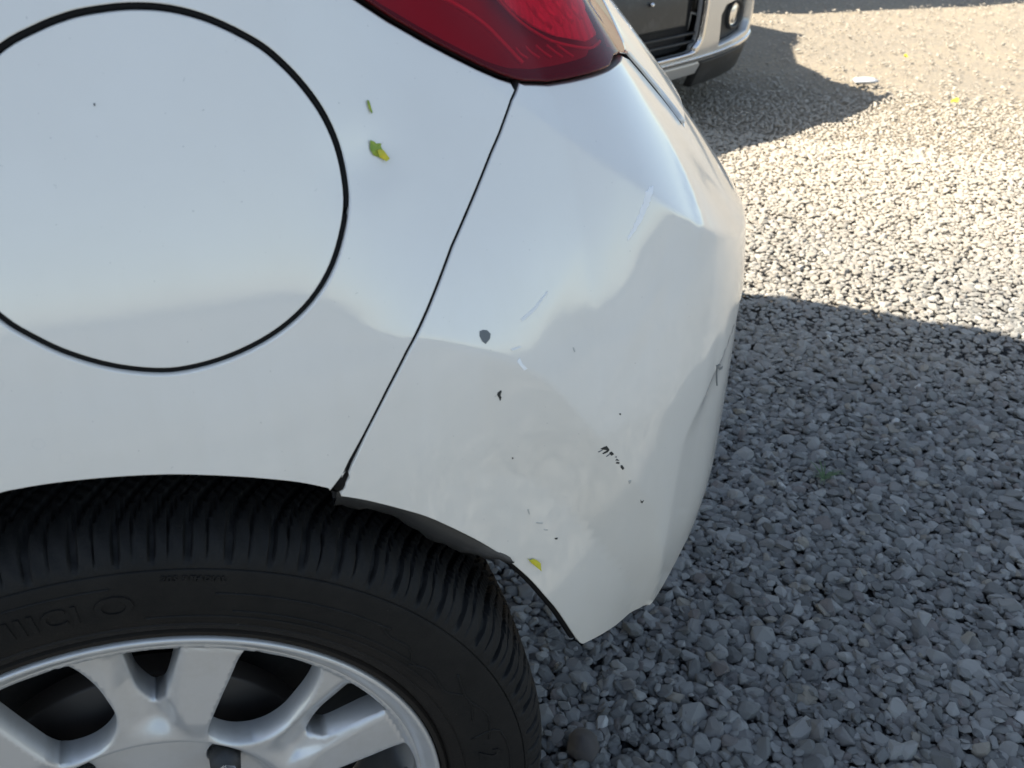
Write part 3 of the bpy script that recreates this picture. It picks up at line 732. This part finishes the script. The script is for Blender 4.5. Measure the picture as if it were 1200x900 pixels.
# raised lettering on the tyre wall, wrapped round the hub
def sidewall_text(txt, size, r0, a0, parent, mat, squash=1.0, y=.0, depth=.0008):
    cu = bpy.data.curves.new('lettering', 'FONT'); cu.body = txt; cu.size = size; cu.extrude = depth; cu.resolution_u = 3; cu.space_character = 1.12; cu.offset = size*.02
    ob = bpy.data.objects.new('t', cu); col.objects.link(ob); bpy.context.view_layer.update()
    me = bpy.data.meshes.new_from_object(ob.evaluated_get(bpy.context.evaluated_depsgraph_get())); bpy.data.objects.remove(ob)
    for v in me.vertices:
        a = math.radians(a0)+v.co.x*squash/r0; r = r0+v.co.y
        g = (r-.235)/.043; yw = .0046-.0062*math.sin(max(0,min(1,g))*1.75)+.0022*g
        v.co = Vector((r*math.sin(a), yw-v.co.z*.9-depth*.3, r*math.cos(a)))
    me.materials.clear(); me.materials.append(mat); return link('lettering', me, parent)
for txt, sz, r0, a0, sq in (('IIICI', .021, .2475, -9.5, 1.0), ('O', .024, .2475, 1.6, 1.15), ('205 91H', .0055, .2725, 10.0, 1.1), ('RADIAL', .0050, .2725, 13.6, 1.1), ('2', .022, .246, 81, 1.0)):
    sidewall_text(txt, sz, r0, a0, hubL, M['rubber'], sq)
def wall_y(r): g = max(0, min(1, (r-.235)/.043)); return .0046-.0062*math.sin(g*1.75)+.0022*g
def wall_line(pts, wd=.0009):
    p3 = []
    for r, a in smooth(pts) if len(pts) > 2 else pts:
        p3.append((r*math.sin(math.radians(a)), wall_y(r)-.0001, r*math.cos(math.radians(a))))
    v, f = tube(p3, wd, 5); link('sidewall_rib', mesh('sidewall_rib', v, f, M['rubber']), hubL)
wall_line([(.262, a) for a in range(17, 45, 3)]); wall_line([(.247, a) for a in range(20, 56, 3)])
wall_line([(.262,42),(.256,45),(.256,49),(.247,52)]); wall_line([(.2415, a) for a in range(8, 62, 4)])
wall_line([(.270, a) for a in range(-20, 8, 4)]); wall_line([(.244,52),(.250,56),(.246,62),(.256,66),(.250,72)]); wall_line([(.262,60),(.255,66),(.262,72),(.256,78)])
wall_line([(.243,77),(.266,77),(.266,90),(.243,90)])

# ------------------------------------------------------------ leaves and bits on the paint
def on_body(name, key, mat, label, cat, curl=.0025, group=None):
    poly = CV[key]; cs = sum(p[0] for p in poly)/len(poly); cz = sum(p[1] for p in poly)/len(poly)
    q = poly if area(poly) > 0 else poly[::-1]
    Rm = max(math.hypot(a-cs, b-cz) for a, b in q)
    def PL(s, z, l=0): return P(s, z, l+.0008+curl*(math.hypot(s-cs, z-cz)/Rm)**2*(1 if s > cs else .3)+.0004*math.sin(900*s))
    v, f, n = panel_geo(q, step=.002, bstep=.0015, flange=.0003, er=.0001, Pf=PL)
    c = Vector(P(cs, cz)); v = [tuple(Vector(a)-c) for a in v]
    o = link(name, mesh(name, v, f, mat)); o.location = c; return tag(o, label, cat, group)
a_ = on_body('leaf_fragment', 'leafA', M['leaf'], 'torn yellow green leaf fragment stuck on the white panel right of the fuel flap', 'leaf')
on_body('leaf_fragment', 'leafB', M['leaf'], 'thin green leaf sliver stuck above the torn leaf on the white panel', 'leaf', .001)
on_body('leaf_fragment', 'leafC', M['leafy'], 'small crumpled yellow green leaf at the bumper edge above the tyre', 'leaf', .004)
lt = on_body('leaf_tip', 'leaflight', M['leafy'], None, None, .0035); lt.parent = a_; lt.location = lt.location-a_.location+Vector((0,-.0012,0))

# ------------------------------------------------------------ silver car behind
BH = [(0,0),(.3,3),(.5,10),(.62,19),(.72,33),(.80,53),(.88,71),(.98,82),(1.15,87),(1.6,90),(4.8,90)]
BP = [(.10,.06),(.18,.030),(.24,.012),(.30,.004),(.42,.0),(.50,.015),(.56,.055),(.62,.115),(.68,.20),(.75,.31)]
def pl_interp(tab, x):
    if x <= tab[0][0]: return tab[0][1]
    for (a, b), (c, d) in zip(tab, tab[1:]):
        if x <= c: return b+(d-b)*(x-a)/(c-a)
    return tab[-1][1]
_bc = [(0., 0.)]
for k in range(960):
    a = math.radians(pl_interp(BH, (k+.5)*.005)); _bc.append((_bc[-1][0]+.005*math.cos(a), _bc[-1][1]+.005*math.sin(a)))
def Pb(w_, z, lift=0.):
    sg = -1 if w_ < 0 else 1; t_ = min(4.79, abs(w_))/.005; i = int(t_); g = t_-i
    x = _bc[i][0]+(_bc[i+1][0]-_bc[i][0])*g; y = _bc[i][1]+(_bc[i+1][1]-_bc[i][1])*g
    a = math.radians(pl_interp(BH, abs(w_))); o = _interp(BP, z)-lift
    return (sg*(x-o*math.sin(a)), y+o*math.cos(a), z)
def Nb(w_, z):
    e = .004; a, b, c_, d = (Vector(Pb(w_-e, z)), Vector(Pb(w_+e, z)), Vector(Pb(w_, z-e)), Vector(Pb(w_, z+e)))
    return tuple((b-a).cross(d-c_).normalized())
def build_silver(name, loc, ang, label, paintm, group=None):
    c = empty(name, loc, ang, label=label, cat='car', group=group)
    def pb(nm, poly, mat, holes=(), parent=c, **k):
        kk = dict(step=.03, bstep=.015, er=.004, flange=.03, Pf=Pb, Nf=Nb); kk.update(k)
        v, f, n = panel_geo(poly, holes=holes, **kk); return link(nm, mesh(nm, v, f, mat, normals=n), parent)
    grille = smooth([(-.30,.62),(-.345,.50),(-.345,.33),(-.32,.285),(-.26,.268),(.26,.268),(.32,.285),(.345,.33),(.345,.50),(.30,.62)], closed=True)
    fogR = [(.455,.270),(.443,.365),(.465,.392),(.62,.412),(.675,.385),(.675,.315),(.655,.288)]
    fogL = [(-a, b) for a, b in fogR][::-1]
    fas = [(-1.0,.232),(-.45,.232),(0,.228),(.45,.232),(1.0,.26),(1.35,.30),(1.35,.70),(-1.35,.70),(-1.35,.30)]
    # front bumper skin with openings, then brows and side skins
    pb('front_bumper', [(-1.12,.26),(-.45,.236),(0,.232),(.45,.236),(.8,.252),(1.12,.27),(1.12,.72),(-1.12,.72)], paintm, [grille, fogR, fogL], step=.025, bstep=.012)
    pb('bumper_lip', [(-.46,.190),(0,.186),(.36,.196),(.372,.226),(.36,.2345),(0,.2295),(-.46,.2345)], paintm, step=.03)
    pb('lower_valance', [(.366,.150),(.60,.155),(1.1,.17),(1.1,.262),(.8,.249),(.45,.233),(.376,.2325)], M['black'], step=.03)
    pb('lower_valance', [(-1.1,.17),(-.6,.155),(-.366,.150),(-.376,.2325),(-.46,.231),(-.8,.249),(-1.1,.262)], M['black'], step=.03)
    pb('moulding', [(-.80,.2525),(0,.236),(.45,.2425),(.80,.262),(.80,.272),(.45,.2555),(0,.2475),(-.80,.262)], M['chrome'], step=.03, lift=.006, flange=.01, bstep=.01, er=.002)
    gi = resample(grille, .012); gi = gi if area(gi) > 0 else gi[::-1]
    rim_ = inset(gi, -.011)
    pb('grille_surround', rim_, M['chrome'], [inset(gi, .002)], lift=.006, flange=.02, er=.003, bstep=.008)
    pb('grille_backing', inset(gi, -.004), M['dark'], lift=-.055, flange=0)
    for zz in (.30, .325, .515, .545, .575):
        v, f = tube([Pb(a, zz, -.022) for a in np.linspace(-.335, .335, 15)], .0045, 6); link('grille_slat', mesh('grille_slat', v, f, M['black']), c)
    pb('plate_holder', [(-.27,.355),(.27,.355),(.27,.485),(-.27,.485)], M['liner'], lift=-.008, er=.004, flange=.012)
    bm = bmesh.new(); bmesh.ops.create_uvsphere(bm, u_segments=12, v_segments=8, radius=.007); 
    o = link('plate_screw', bm_mesh('plate_screw', bm, M['chrome'], True), c); o.location = Pb(.10, .435, -.002)
    for sg, pol in ((1, fogR), (-1, fogL)):
        q = resample(pol, .012); q = q if area(q) > 0 else q[::-1]
        pb('fog_recess', inset(q, -.003), M['black'], lift=-.032, flange=0)
        p0 = Vector(Pb(sg*.575, .348, -.026)); nn = Vector(Nb(sg*.50, .348)); Q = nn.to_track_quat('Z', 'Y').to_matrix().to_4x4()
        bm = bmesh.new(); n_ = 28; prof = [(.0,.004),(.026,.002),(.034,-.002),(.036,.004),(.044,.010),(.048,.004),(.048,-.02)]
        for i in range(n_):
            a = 2*math.pi*i/n_
            for r, y in prof: bm.verts.new((Q @ Vector((r*math.cos(a), r*math.sin(a), y)))+p0)
        bm.verts.ensure_lookup_table(); m_ = len(prof)
        for i in range(n_):
            for j in range(m_-1):
                bm.faces.new([bm.verts[i*m_+j], bm.verts[i*m_+j+1], bm.verts[((i+1)%n_)*m_+j+1], bm.verts[((i+1)%n_)*m_+j]])
        me = bm_mesh('fog_lamp', bm, None, True); me.materials.append(M['black']); me.materials.append(M['chrome'])
        for i, p_ in enumerate(me.polygons): p_.material_index = 1 if i % (m_-1) < 2 else 0
        link('fog_lamp', me, c)
    # sides with wheel openings
    for sg in (1, -1):
        sill = [(1.126,.27),(1.28,.27)]+[(1.28+.36+.34*math.cos(a)*1.0, .30+.34*math.sin(a)) for a in np.radians(np.arange(175, 4, -8))]+[(2.02,.22),(3.75,.22)]+[(4.1+.34*math.cos(a), .30+.34*math.sin(a)) for a in np.radians(np.arange(175, 4, -8))]+[(4.5,.3),(4.78,.4),(4.78,.72),(1.126,.72)]
        pol = sill if sg > 0 else [(-a, b) for a, b in sill][::-1]
        pb('body_side', pol, paintm, step=.1, bstep=.04)
    def rr(y0, y1, hw, z, rc=.2):
        pts = []
        for cx, cy, a0 in ((hw-rc, y1-rc, 0), (-hw+rc, y1-rc, 90), (-hw+rc, y0+rc, 180), (hw-rc, y0+rc, 270)):
            for k in range(7): a = math.radians(a0+90*k/6); pts.append((cx+rc*math.cos(a), cy+rc*math.sin(a), z))
        return pts
    v, f = rings_mesh([rr(.20,4.1,.70,.62,.34), rr(.34,4.08,.70,.70,.34), rr(.50,4.05,.72,.78,.36), rr(.74,4.0,.72,.85,.3), rr(1.05,3.95,.72,.93,.25)])
    link('bonnet', mesh('bonnet', v, f, paintm), c)
    v, f = rings_mesh([rr(.85,4.0,.73,.89,.2), rr(1.15,3.9,.69,1.14,.2), rr(1.45,3.75,.64,1.42,.2)], False)
    link('cabin_glass', mesh('cabin_glass', v, f, M['glass']), c)
    v, f = rings_mesh([rr(1.43,3.78,.645,1.415,.2), rr(1.52,3.7,.62,1.48,.2), rr(1.8,3.5,.54,1.53,.2)])
    link('roof', mesh('roof', v, f, paintm), c)
    v, f = rings_mesh([rr(.20,3.95,.62,.16,.2), rr(.16,4.0,.66,.22,.2)]); f.append(tuple(range(28))[::-1]); link('underbody', mesh('underbody', v, f, M['dark']), c)
    for sg in (1, -1):
        bm = bmesh.new(); box_bm(bm, (sg*.90, 1.30, .98), (.17,.09,.12), .03); link('door_mirror', bm_mesh('door_mirror', bm, paintm, True), c)
        bm = bmesh.new(); box_bm(bm, (sg*.56, .20, .615), (.26,.06,.07), .02); link('headlight', bm_mesh('headlight', bm, M['clear'], True), c)
    for sx in (.71, -.71):
        for y in (.90, 3.42): 
            h = link('wheel', WH[3], c); h.location = (sx+(.09 if sx > 0 else -.09), y, .345); h.rotation_euler = (0,0, math.pi/2 if sx > 0 else -math.pi/2)
            for nm, me in (('tyre', WH[8]), ('rim', WH[1]), ('spokes', WH[2]), ('dust_shield', WH[4])): link(nm, me, h)
    return c
A_ = math.radians(-68+90)
sil = build_silver('silver_car', (1.385, 2.37, -.062), A_, 'silver car parked nose on behind the white one, black grille and round fog lamp', M['silver'])
sil.scale = (1.07,)*3

# ------------------------------------------------------------ unseen tall van, added out beyond to cast the shadow across the yard top
van = empty('shadow_van', (2.20, 4.60, 0), math.radians(-3), label='unseen tall pale van added beyond the silver car to throw the far shadow', cat='van')
def vr(y0, y1, hw, z, rc=.12):
    pts = []
    for cx, cy, a0 in ((hw-rc, y1-rc, 0), (-hw+rc, y1-rc, 90), (-hw+rc, y0+rc, 180), (hw-rc, y0+rc, 270)):
        for k in range(5): a = math.radians(a0+90*k/4); pts.append((cx+rc*math.cos(a), cy+rc*math.sin(a), z))
    return pts
v, f = rings_mesh([vr(.02,3.9,.74,.28), vr(0,4,.76,.5), vr(0,4,.76,1.0), vr(.06,3.96,.74,1.5), vr(.10,3.92,.70,1.85), vr(.2,3.85,.62,1.92)])
f.append(tuple(range(20))[::-1]); link('van_body', mesh('van_body', v, f, M['vanpaint']), van)
bm = bmesh.new(); box_bm(bm, (0,.012,1.35), (1.1,.05,.42), .02, Matrix.Rotation(-.06,3,'X')); link('rear_window', bm_mesh('rear_window', bm, M['glass']), van)
bm = bmesh.new(); box_bm(bm, (0,-.03,.42), (1.5,.12,.18), .03); link('van_bumper', bm_mesh('van_bumper', bm, M['black']), van)
for sx in (.70,-.70):
    bm = bmesh.new(); box_bm(bm, (sx*.95,-.0,.95), (.10,.06,.42), .015); link('tail_light', bm_mesh('tail_light', bm, simple('van_red', (.4,.01,.01), .2)), van)
    for y in (.8, 3.2):
        h = link('wheel', WH[3], van); h.location = (sx+(.06 if sx > 0 else -.06), y, .305); h.rotation_euler = (0,0, math.pi/2 if sx > 0 else -math.pi/2)
        for nm, me in (('tyre', WH[8]), ('rim', WH[1])): link(nm, me, h)

# ------------------------------------------------------------ ground
t = NT('yard_dirt'); t.set(Roughness=.9, Specular_IOR_Level=.2)
n1 = t.noise(1.2, 6, .6); n2 = t.noise(60, 6, .7); n3 = t.noise(260, 3, .6)
c = t.mix(t.ramp(n1, [(.35,(0,0,0)),(.65,(1,1,1))]), (.36,.295,.205), (.28,.24,.18))
c = t.mix(t.ramp(n2, [(.40,(0,0,0)),(.60,(1,1,1))]), c, (.22,.195,.16)); c = t.mix(t.ramp(n3, [(.62,(0,0,0)),(.7,(1,1,1))]), c, (.38,.35,.30))
geo = t.n('ShaderNodeNewGeometry'); sep = t.n('ShaderNodeSeparateXYZ'); t.l(geo.outputs['Position'], sep.inputs[0])
nd = t.n('ShaderNodeMath', operation='MULTIPLY_ADD'); t.l(t.noise(1.6, 5, .6, geo.outputs['Position']), nd.inputs[0]); nd.inputs[1].default_value = 1.6; t.l(sep.outputs[1], nd.inputs[2])
mr = t.n('ShaderNodeMapRange'); t.l(nd.outputs[0], mr.inputs[0]); mr.inputs[1].default_value = 1.6; mr.inputs[2].default_value = 3.0
vo = t.n('ShaderNodeTexVoronoi'); vo.inputs['Scale'].default_value = 55; t.l(geo.outputs['Position'], vo.inputs['Vector'])
bed = t.mix(t.ramp(vo.outputs['Color'], [(0,(0,0,0)),(1,(1,1,1))]), (.055,.058,.062), (.15,.155,.16))
c = t.mix(mr.outputs[0], bed, c)
t.l(c, t.b.inputs['Base Color']); t.bump(t.noise(90, 8, .7), .9, .012); M['dirt'] = t.m
t = NT('under_gravel'); t.set(Roughness=.95, Specular_IOR_Level=.1); t.l(t.mix(t.noise(50,5,.6), (.035,.035,.036), (.10,.095,.085)), t.b.inputs['Base Color']); t.bump(t.noise(80,6,.7), .9, .01); M['under'] = t.m
def sheet(name, xs, ys, zf, mat, **k):
    v = [(x, y, zf(x, y)) for y in ys for x in xs]; n = len(xs); f = [(j*n+i, j*n+i+1, (j+1)*n+i+1, (j+1)*n+i) for j in range(len(ys)-1) for i in range(n-1)]
    return link(name, mesh(name, v, f, mat), None, **k)
from mathutils import noise as mn
def gz(x, y): return .012*mn.noise(Vector((x*.9, y*.9, 3.1)))+.005*mn.noise(Vector((x*4, y*4, 1.)))
far = [-900,-300,-100,-40,-15,-8]; xs = far+list(np.arange(-5, 9.01, .12))+[15,40,100,300,900]
gsh = sheet('ground', xs, xs, lambda x, y: gz(x, y)-.012, M['dirt'], kind='structure')

# ------------------------------------------------------------ stone chippings: loose stones scattered by geometry nodes
t = NT('slate_stone'); t.set(Roughness=.75, Specular_IOR_Level=.35)
oi = t.n('ShaderNodeObjectInfo').outputs['Random']
base_c = t.ramp(oi, [(0,(.075,.077,.076)),(.18,(.120,.123,.119)),(.42,(.180,.181,.174)),(.66,(.140,.136,.131)),(.80,(.240,.240,.228)),(.93,(.12,.105,.098)),(.972,(.20,.18,.145)),(.994,(.45,.45,.43))], 'CONSTANT')
nz = t.noise(70, 4, .65, t.coord('Object'))
c = t.mix(t.ramp(nz, [(.35,(.0,.0,.0)),(.7,(1,1,1))]), base_c, (.22,.215,.20), 'MIX')
t.t.nodes[-1]
c2 = t.mix(.5, base_c, c)
# pale road dust settles on the driven part of the yard
geo = t.n('ShaderNodeNewGeometry'); sep = t.n('ShaderNodeSeparateXYZ'); t.l(geo.outputs['Position'], sep.inputs[0])
ad = t.n('ShaderNodeMath', operation='ADD'); t.l(sep.outputs[1], ad.inputs[0]); 
mu = t.n('ShaderNodeMath', operation='MULTIPLY'); t.l(sep.outputs[0], mu.inputs[0]); mu.inputs[1].default_value = .25; t.l(mu.outputs[0], ad.inputs[1])
nd = t.n('ShaderNodeMath', operation='MULTIPLY_ADD'); t.l(t.noise(1.6, 5, .6, geo.outputs['Position']), nd.inputs[0]); nd.inputs[1].default_value = 1.6; t.l(ad.outputs[0], nd.inputs[2])
mr = t.n('ShaderNodeMapRange'); t.l(nd.outputs[0], mr.inputs[0]); mr.inputs[1].default_value = 1.7; mr.inputs[2].default_value = 3.3; mr.inputs[3].default_value = .0; mr.inputs[4].default_value = .82
t.l(t.mix(mr.outputs[0], c2, (.37,.325,.26)), t.b.inputs['Base Color'])
t.bump(t.noise(160, 5, .7), .5, .0015); M['stone'] = t.m
stones = bpy.data.collections.new('stone_shapes')
srr = random.Random(11)
for k in range(18):
    bm = bmesh.new(); flat = srr.uniform(.28,.55); el = srr.uniform(.55,.9); sq = srr.uniform(2.2, 4.5)
    for _ in range(26):
        a = srr.uniform(0, 2*math.pi); u = srr.uniform(-1, 1); r = math.sqrt(1-u*u)
        x, y, z = r*math.cos(a), r*math.sin(a), u
        m_ = (abs(x)**sq+abs(y)**sq+abs(z)**sq)**(1/sq); g = srr.uniform(.82,1)/m_
        bm.verts.new((x*g, y*g*el, z*g*flat))
    r_ = bmesh.ops.convex_hull(bm, input=list(bm.verts)); 
    for v_ in [q for q in bm.verts if not q.link_faces]: bm.verts.remove(v_)
    bmesh.ops.dissolve_limit(bm, angle_limit=math.radians(14), verts=list(bm.verts), edges=list(bm.edges))
    bmesh.ops.bevel(bm, geom=list(bm.edges), offset=.075, segments=1, affect='EDGES', clamp_overlap=True)
    me = bm_mesh('stone_shape', bm, M['stone']); stones.objects.link(bpy.data.objects.new('stone_shape', me))
pts, rots, scl = [], [], []
def scatter(x0, x1, y0, y1, cell, size, keep, zj, prob=1.0, tilt=.30):
    nx = int((x1-x0)/cell); ny = int((y1-y0)/cell)
    X, Y = np.meshgrid(np.arange(nx), np.arange(ny)); X = (X.ravel()+rng.random(nx*ny))*cell+x0; Y = (Y.ravel()+rng.random(nx*ny))*cell+y0
    m = keep(X, Y) & (rng.random(len(X)) < prob); X, Y = X[m], Y[m]; n = len(X)
    s = size*np.exp(rng.normal(0, .30, n)); s = np.clip(s, size*.45, size*2.1)
    z = np.array([gz(a, b) for a, b in zip(X, Y)])+rng.random(n)*zj
    pts.append(np.c_[X, Y, z]); rots.append(np.c_[rng.normal(0,tilt,n), rng.normal(0,tilt,n), rng.random(n)*6.283]); scl.append(np.c_[s, s, s*rng.uniform(.8,1.25,n)])
camx, camy = .11, -.475
def wedge(X, Y, d0, d1, margin=.35):
    d = np.hypot(X-camx, Y-camy); a = np.degrees(np.arctan2(X-camx, Y-camy))
    edge = (.5+.5*np.sin(X*3.1+Y*2.3)*.5)
    return (d >= d0) & (d < d1) & (a > -14) & (a < 72)
def dirt_frac(X, Y):   # gravel thins out into dirt away from the white car
    q = Y+.25*X+.45*np.sin(X*2.1+1)+.3*np.sin(Y*3.3+X*1.7); return np.clip((q-2.7)/1.3, 0, 1)
scatter(-.2, 2.3, -.35, 2.0, .0115, .0090, lambda X, Y: wedge(X, Y, .3, 1.9), .009)
scatter(-.2, 2.3, -.35, 2.0, .0175, .0112, lambda X, Y: wedge(X, Y, .3, 1.9), .007)
scatter(-.3, 4.2, -.6, 3.8, .0120, .0080, lambda X, Y: wedge(X, Y, 1.9, 3.3) & (rng.random(len(X)) > dirt_frac(X, Y)*.75), .003, tilt=.16)
scatter(-.3, 6.5, -.6, 6.5, .013, .0058, lambda X, Y: wedge(X, Y, 3.3, 6.8) & (rng.random(len(X)) > dirt_frac(X, Y)*.90), .001, tilt=.12)
scatter(-.2, 1.9, -.35, 1.6, .010, .0042, lambda X, Y: wedge(X, Y, .3, 1.7), .004)
scatter(-1.6, 2.4, -2.2, -.2, .0175, .0100, lambda X, Y: ~wedge(X, Y, .3, 9), .007)
scatter(-3.2, 3.4, -3.4, 2.0, .034, .0150, lambda X, Y: ~wedge(X, Y, .3, 9) & ~((X > -1.6) & (X < 2.4) & (Y > -2.2) & (Y < -.2)), .008)
PT = np.concatenate(pts); RT = np.concatenate(rots); SC = np.concatenate(scl)
print('stones', len(PT))
me = bpy.data.meshes.new('gravel'); me.vertices.add(len(PT)); me.vertices.foreach_set('co', PT.astype('f').ravel())
for nm, arr in (('rot', RT), ('scl', SC)):
    at_ = me.attributes.new(nm, 'FLOAT_VECTOR', 'POINT'); at_.data.foreach_set('vector', arr.astype('f').ravel())
me.materials.append(M['stone'])
gv = link('gravel', me, None, kind='stuff'); 
ng = bpy.data.node_groups.new('scatter_stones', 'GeometryNodeTree')
ng.interface.new_socket('Geometry', in_out='INPUT', socket_type='NodeSocketGeometry'); ng.interface.new_socket('Geometry', in_out='OUTPUT', socket_type='NodeSocketGeometry')
N_ = ng.nodes; gi_ = N_.new('NodeGroupInput'); go_ = N_.new('NodeGroupOutput'); iop = N_.new('GeometryNodeInstanceOnPoints'); ci = N_.new('GeometryNodeCollectionInfo')
ci.inputs['Collection'].default_value = stones; ci.inputs['Separate Children'].default_value = True; ci.inputs['Reset Children'].default_value = True
iop.inputs['Pick Instance'].default_value = True
mtp = N_.new('GeometryNodeMeshToPoints'); ng.links.new(gi_.outputs[0], mtp.inputs[0]); ng.links.new(mtp.outputs[0], iop.inputs['Points']); ng.links.new(ci.outputs[0], iop.inputs['Instance'])
def attr(nm):
    a = N_.new('GeometryNodeInputNamedAttribute'); a.data_type = 'FLOAT_VECTOR'; a.inputs['Name'].default_value = nm; return a.outputs['Attribute']
e2r = N_.new('FunctionNodeEulerToRotation'); ng.links.new(attr('rot'), e2r.inputs[0]); ng.links.new(e2r.outputs[0], iop.inputs['Rotation']); ng.links.new(attr('scl'), iop.inputs['Scale'])
rv = N_.new('FunctionNodeRandomValue'); rv.data_type = 'INT'; rv.inputs['Max'].default_value = 1000
for s_ in rv.inputs:
    if s_.name == 'Max' and s_.type == 'INT': s_.default_value = 1000
ng.links.new([s_ for s_ in rv.outputs if s_.type == 'INT'][0], iop.inputs['Instance Index'])
ng.links.new(iop.outputs[0], go_.inputs[0])
md = gv.modifiers.new('scatter', 'NODES'); md.node_group = ng

# ------------------------------------------------------------ loose things on the ground
def rock(name, loc, s, mat, label, cat='stone', seed=1, flat=.6):
    r_ = random.Random(seed); bm = bmesh.new(); bmesh.ops.create_icosphere(bm, subdivisions=3, radius=1)
    for v_ in bm.verts:
        p = v_.co.normalized(); k = 1+.25*mn.noise(p*1.4+Vector((seed,0,0)))+.08*mn.noise(p*4+Vector((0,seed,0)))
        v_.co = Vector((p.x*k*s[0], p.y*k*s[1], p.z*k*s[2]))
    o = link(name, bm_mesh(name, bm, mat, True)); o.location = loc; o.rotation_euler = (0, 0, r_.uniform(0, 6)); return tag(o, label, cat)
rock('brown_stone', (.43,.22,.016), (.022,.019,.014), simple('brown_stone', (.055,.047,.042), .8), 'larger dark brown stone in the gravel beside the tyre', seed=4)
rock('pale_stone', (2.59,2.78,.012), (.05,.028,.012), simple('white_stone', (.40,.41,.42), .8), 'flat white stone lying in the silver car shadow', seed=9)
def ground_leaf(loc, s, rz, mat, label):
    v, f = [], []
    for i in range(9):
        t_ = i/8; wdt = math.sin(t_*math.pi)**.8*.45
        for j in (-1, 0, 1): v.append(((t_-.5)*s, j*wdt*s*.5, abs(j)*.16*s*wdt+.12*s*(t_-.5)**2+.004*math.sin(9*t_)))
    for i in range(8):
        for j in (0, 1): f.append((i*3+j, (i+1)*3+j, (i+1)*3+j+1, i*3+j+1))
    o = link('leaf', mesh('leaf', v, f, mat)); o.location = loc; o.rotation_euler = (.15,-.1,rz); return tag(o, label, 'leaf')
ground_leaf((2.71,2.42,.02), .05, .4, M['leafy'], 'bright yellow leaf on the sunlit gravel to the right')
ground_leaf((2.97,3.05,.02), .04, 1.2, M['leafy'], 'small pale yellow leaf further off near the dirt')
# little weed growing among the chippings
rw = random.Random(5); v, f = [], []
for k in range(16):
    a = rw.uniform(0, 6.28); L_ = rw.uniform(.015,.04); wd = rw.uniform(.0012,.0025); b = len(v)
    for i in range(4):
        t_ = i/3; x = math.cos(a)*L_*t_; y = math.sin(a)*L_*t_; z = L_*.8*t_*(1.2-.7*t_); ww = wd*(1-t_*.9)
        v += [(x-math.sin(a)*ww, y+math.cos(a)*ww, z), (x+math.sin(a)*ww, y-math.cos(a)*ww, z)]
    for i in range(3): f.append((b+2*i, b+2*i+1, b+2*i+3, b+2*i+2))
wd_ = link('weed', mesh('weed', v, f, M['grass'])); wd_.location = (1.00,.60,.008); tag(wd_, 'tiny green weed sprouting from shaded gravel right of the bumper', 'weed')

# ------------------------------------------------------------ made-up low rendered wall behind the viewer, added for its reflection in the paint
t = NT('wall_render'); t.set(Roughness=.9); t.l(t.mix(t.ramp(t.noise(2.2,6,.65), [(.3,(0,0,0)),(.75,(1,1,1))]), (.27,.25,.215), (.17,.16,.14)), t.b.inputs['Base Color']); t.bump(t.noise(60,5,.6), .4, .004)
wal = empty('reflection_wall', (0,-6.5,0), label='unseen low beige rendered wall, added behind the viewer to shape the paint reflections', cat='wall')
bm = bmesh.new(); box_bm(bm, (0,0,.34), (26,.22,.70), .01); link('wall_body', bm_mesh('wall_body', bm, t.m), wal)
for k in range(26):
    bm = bmesh.new(); box_bm(bm, (-12.5+k,0,.718+.002*(k%3)), (.985,.30,.055), .008); link('coping_stone', bm_mesh('coping_stone', bm, t.m), wal)
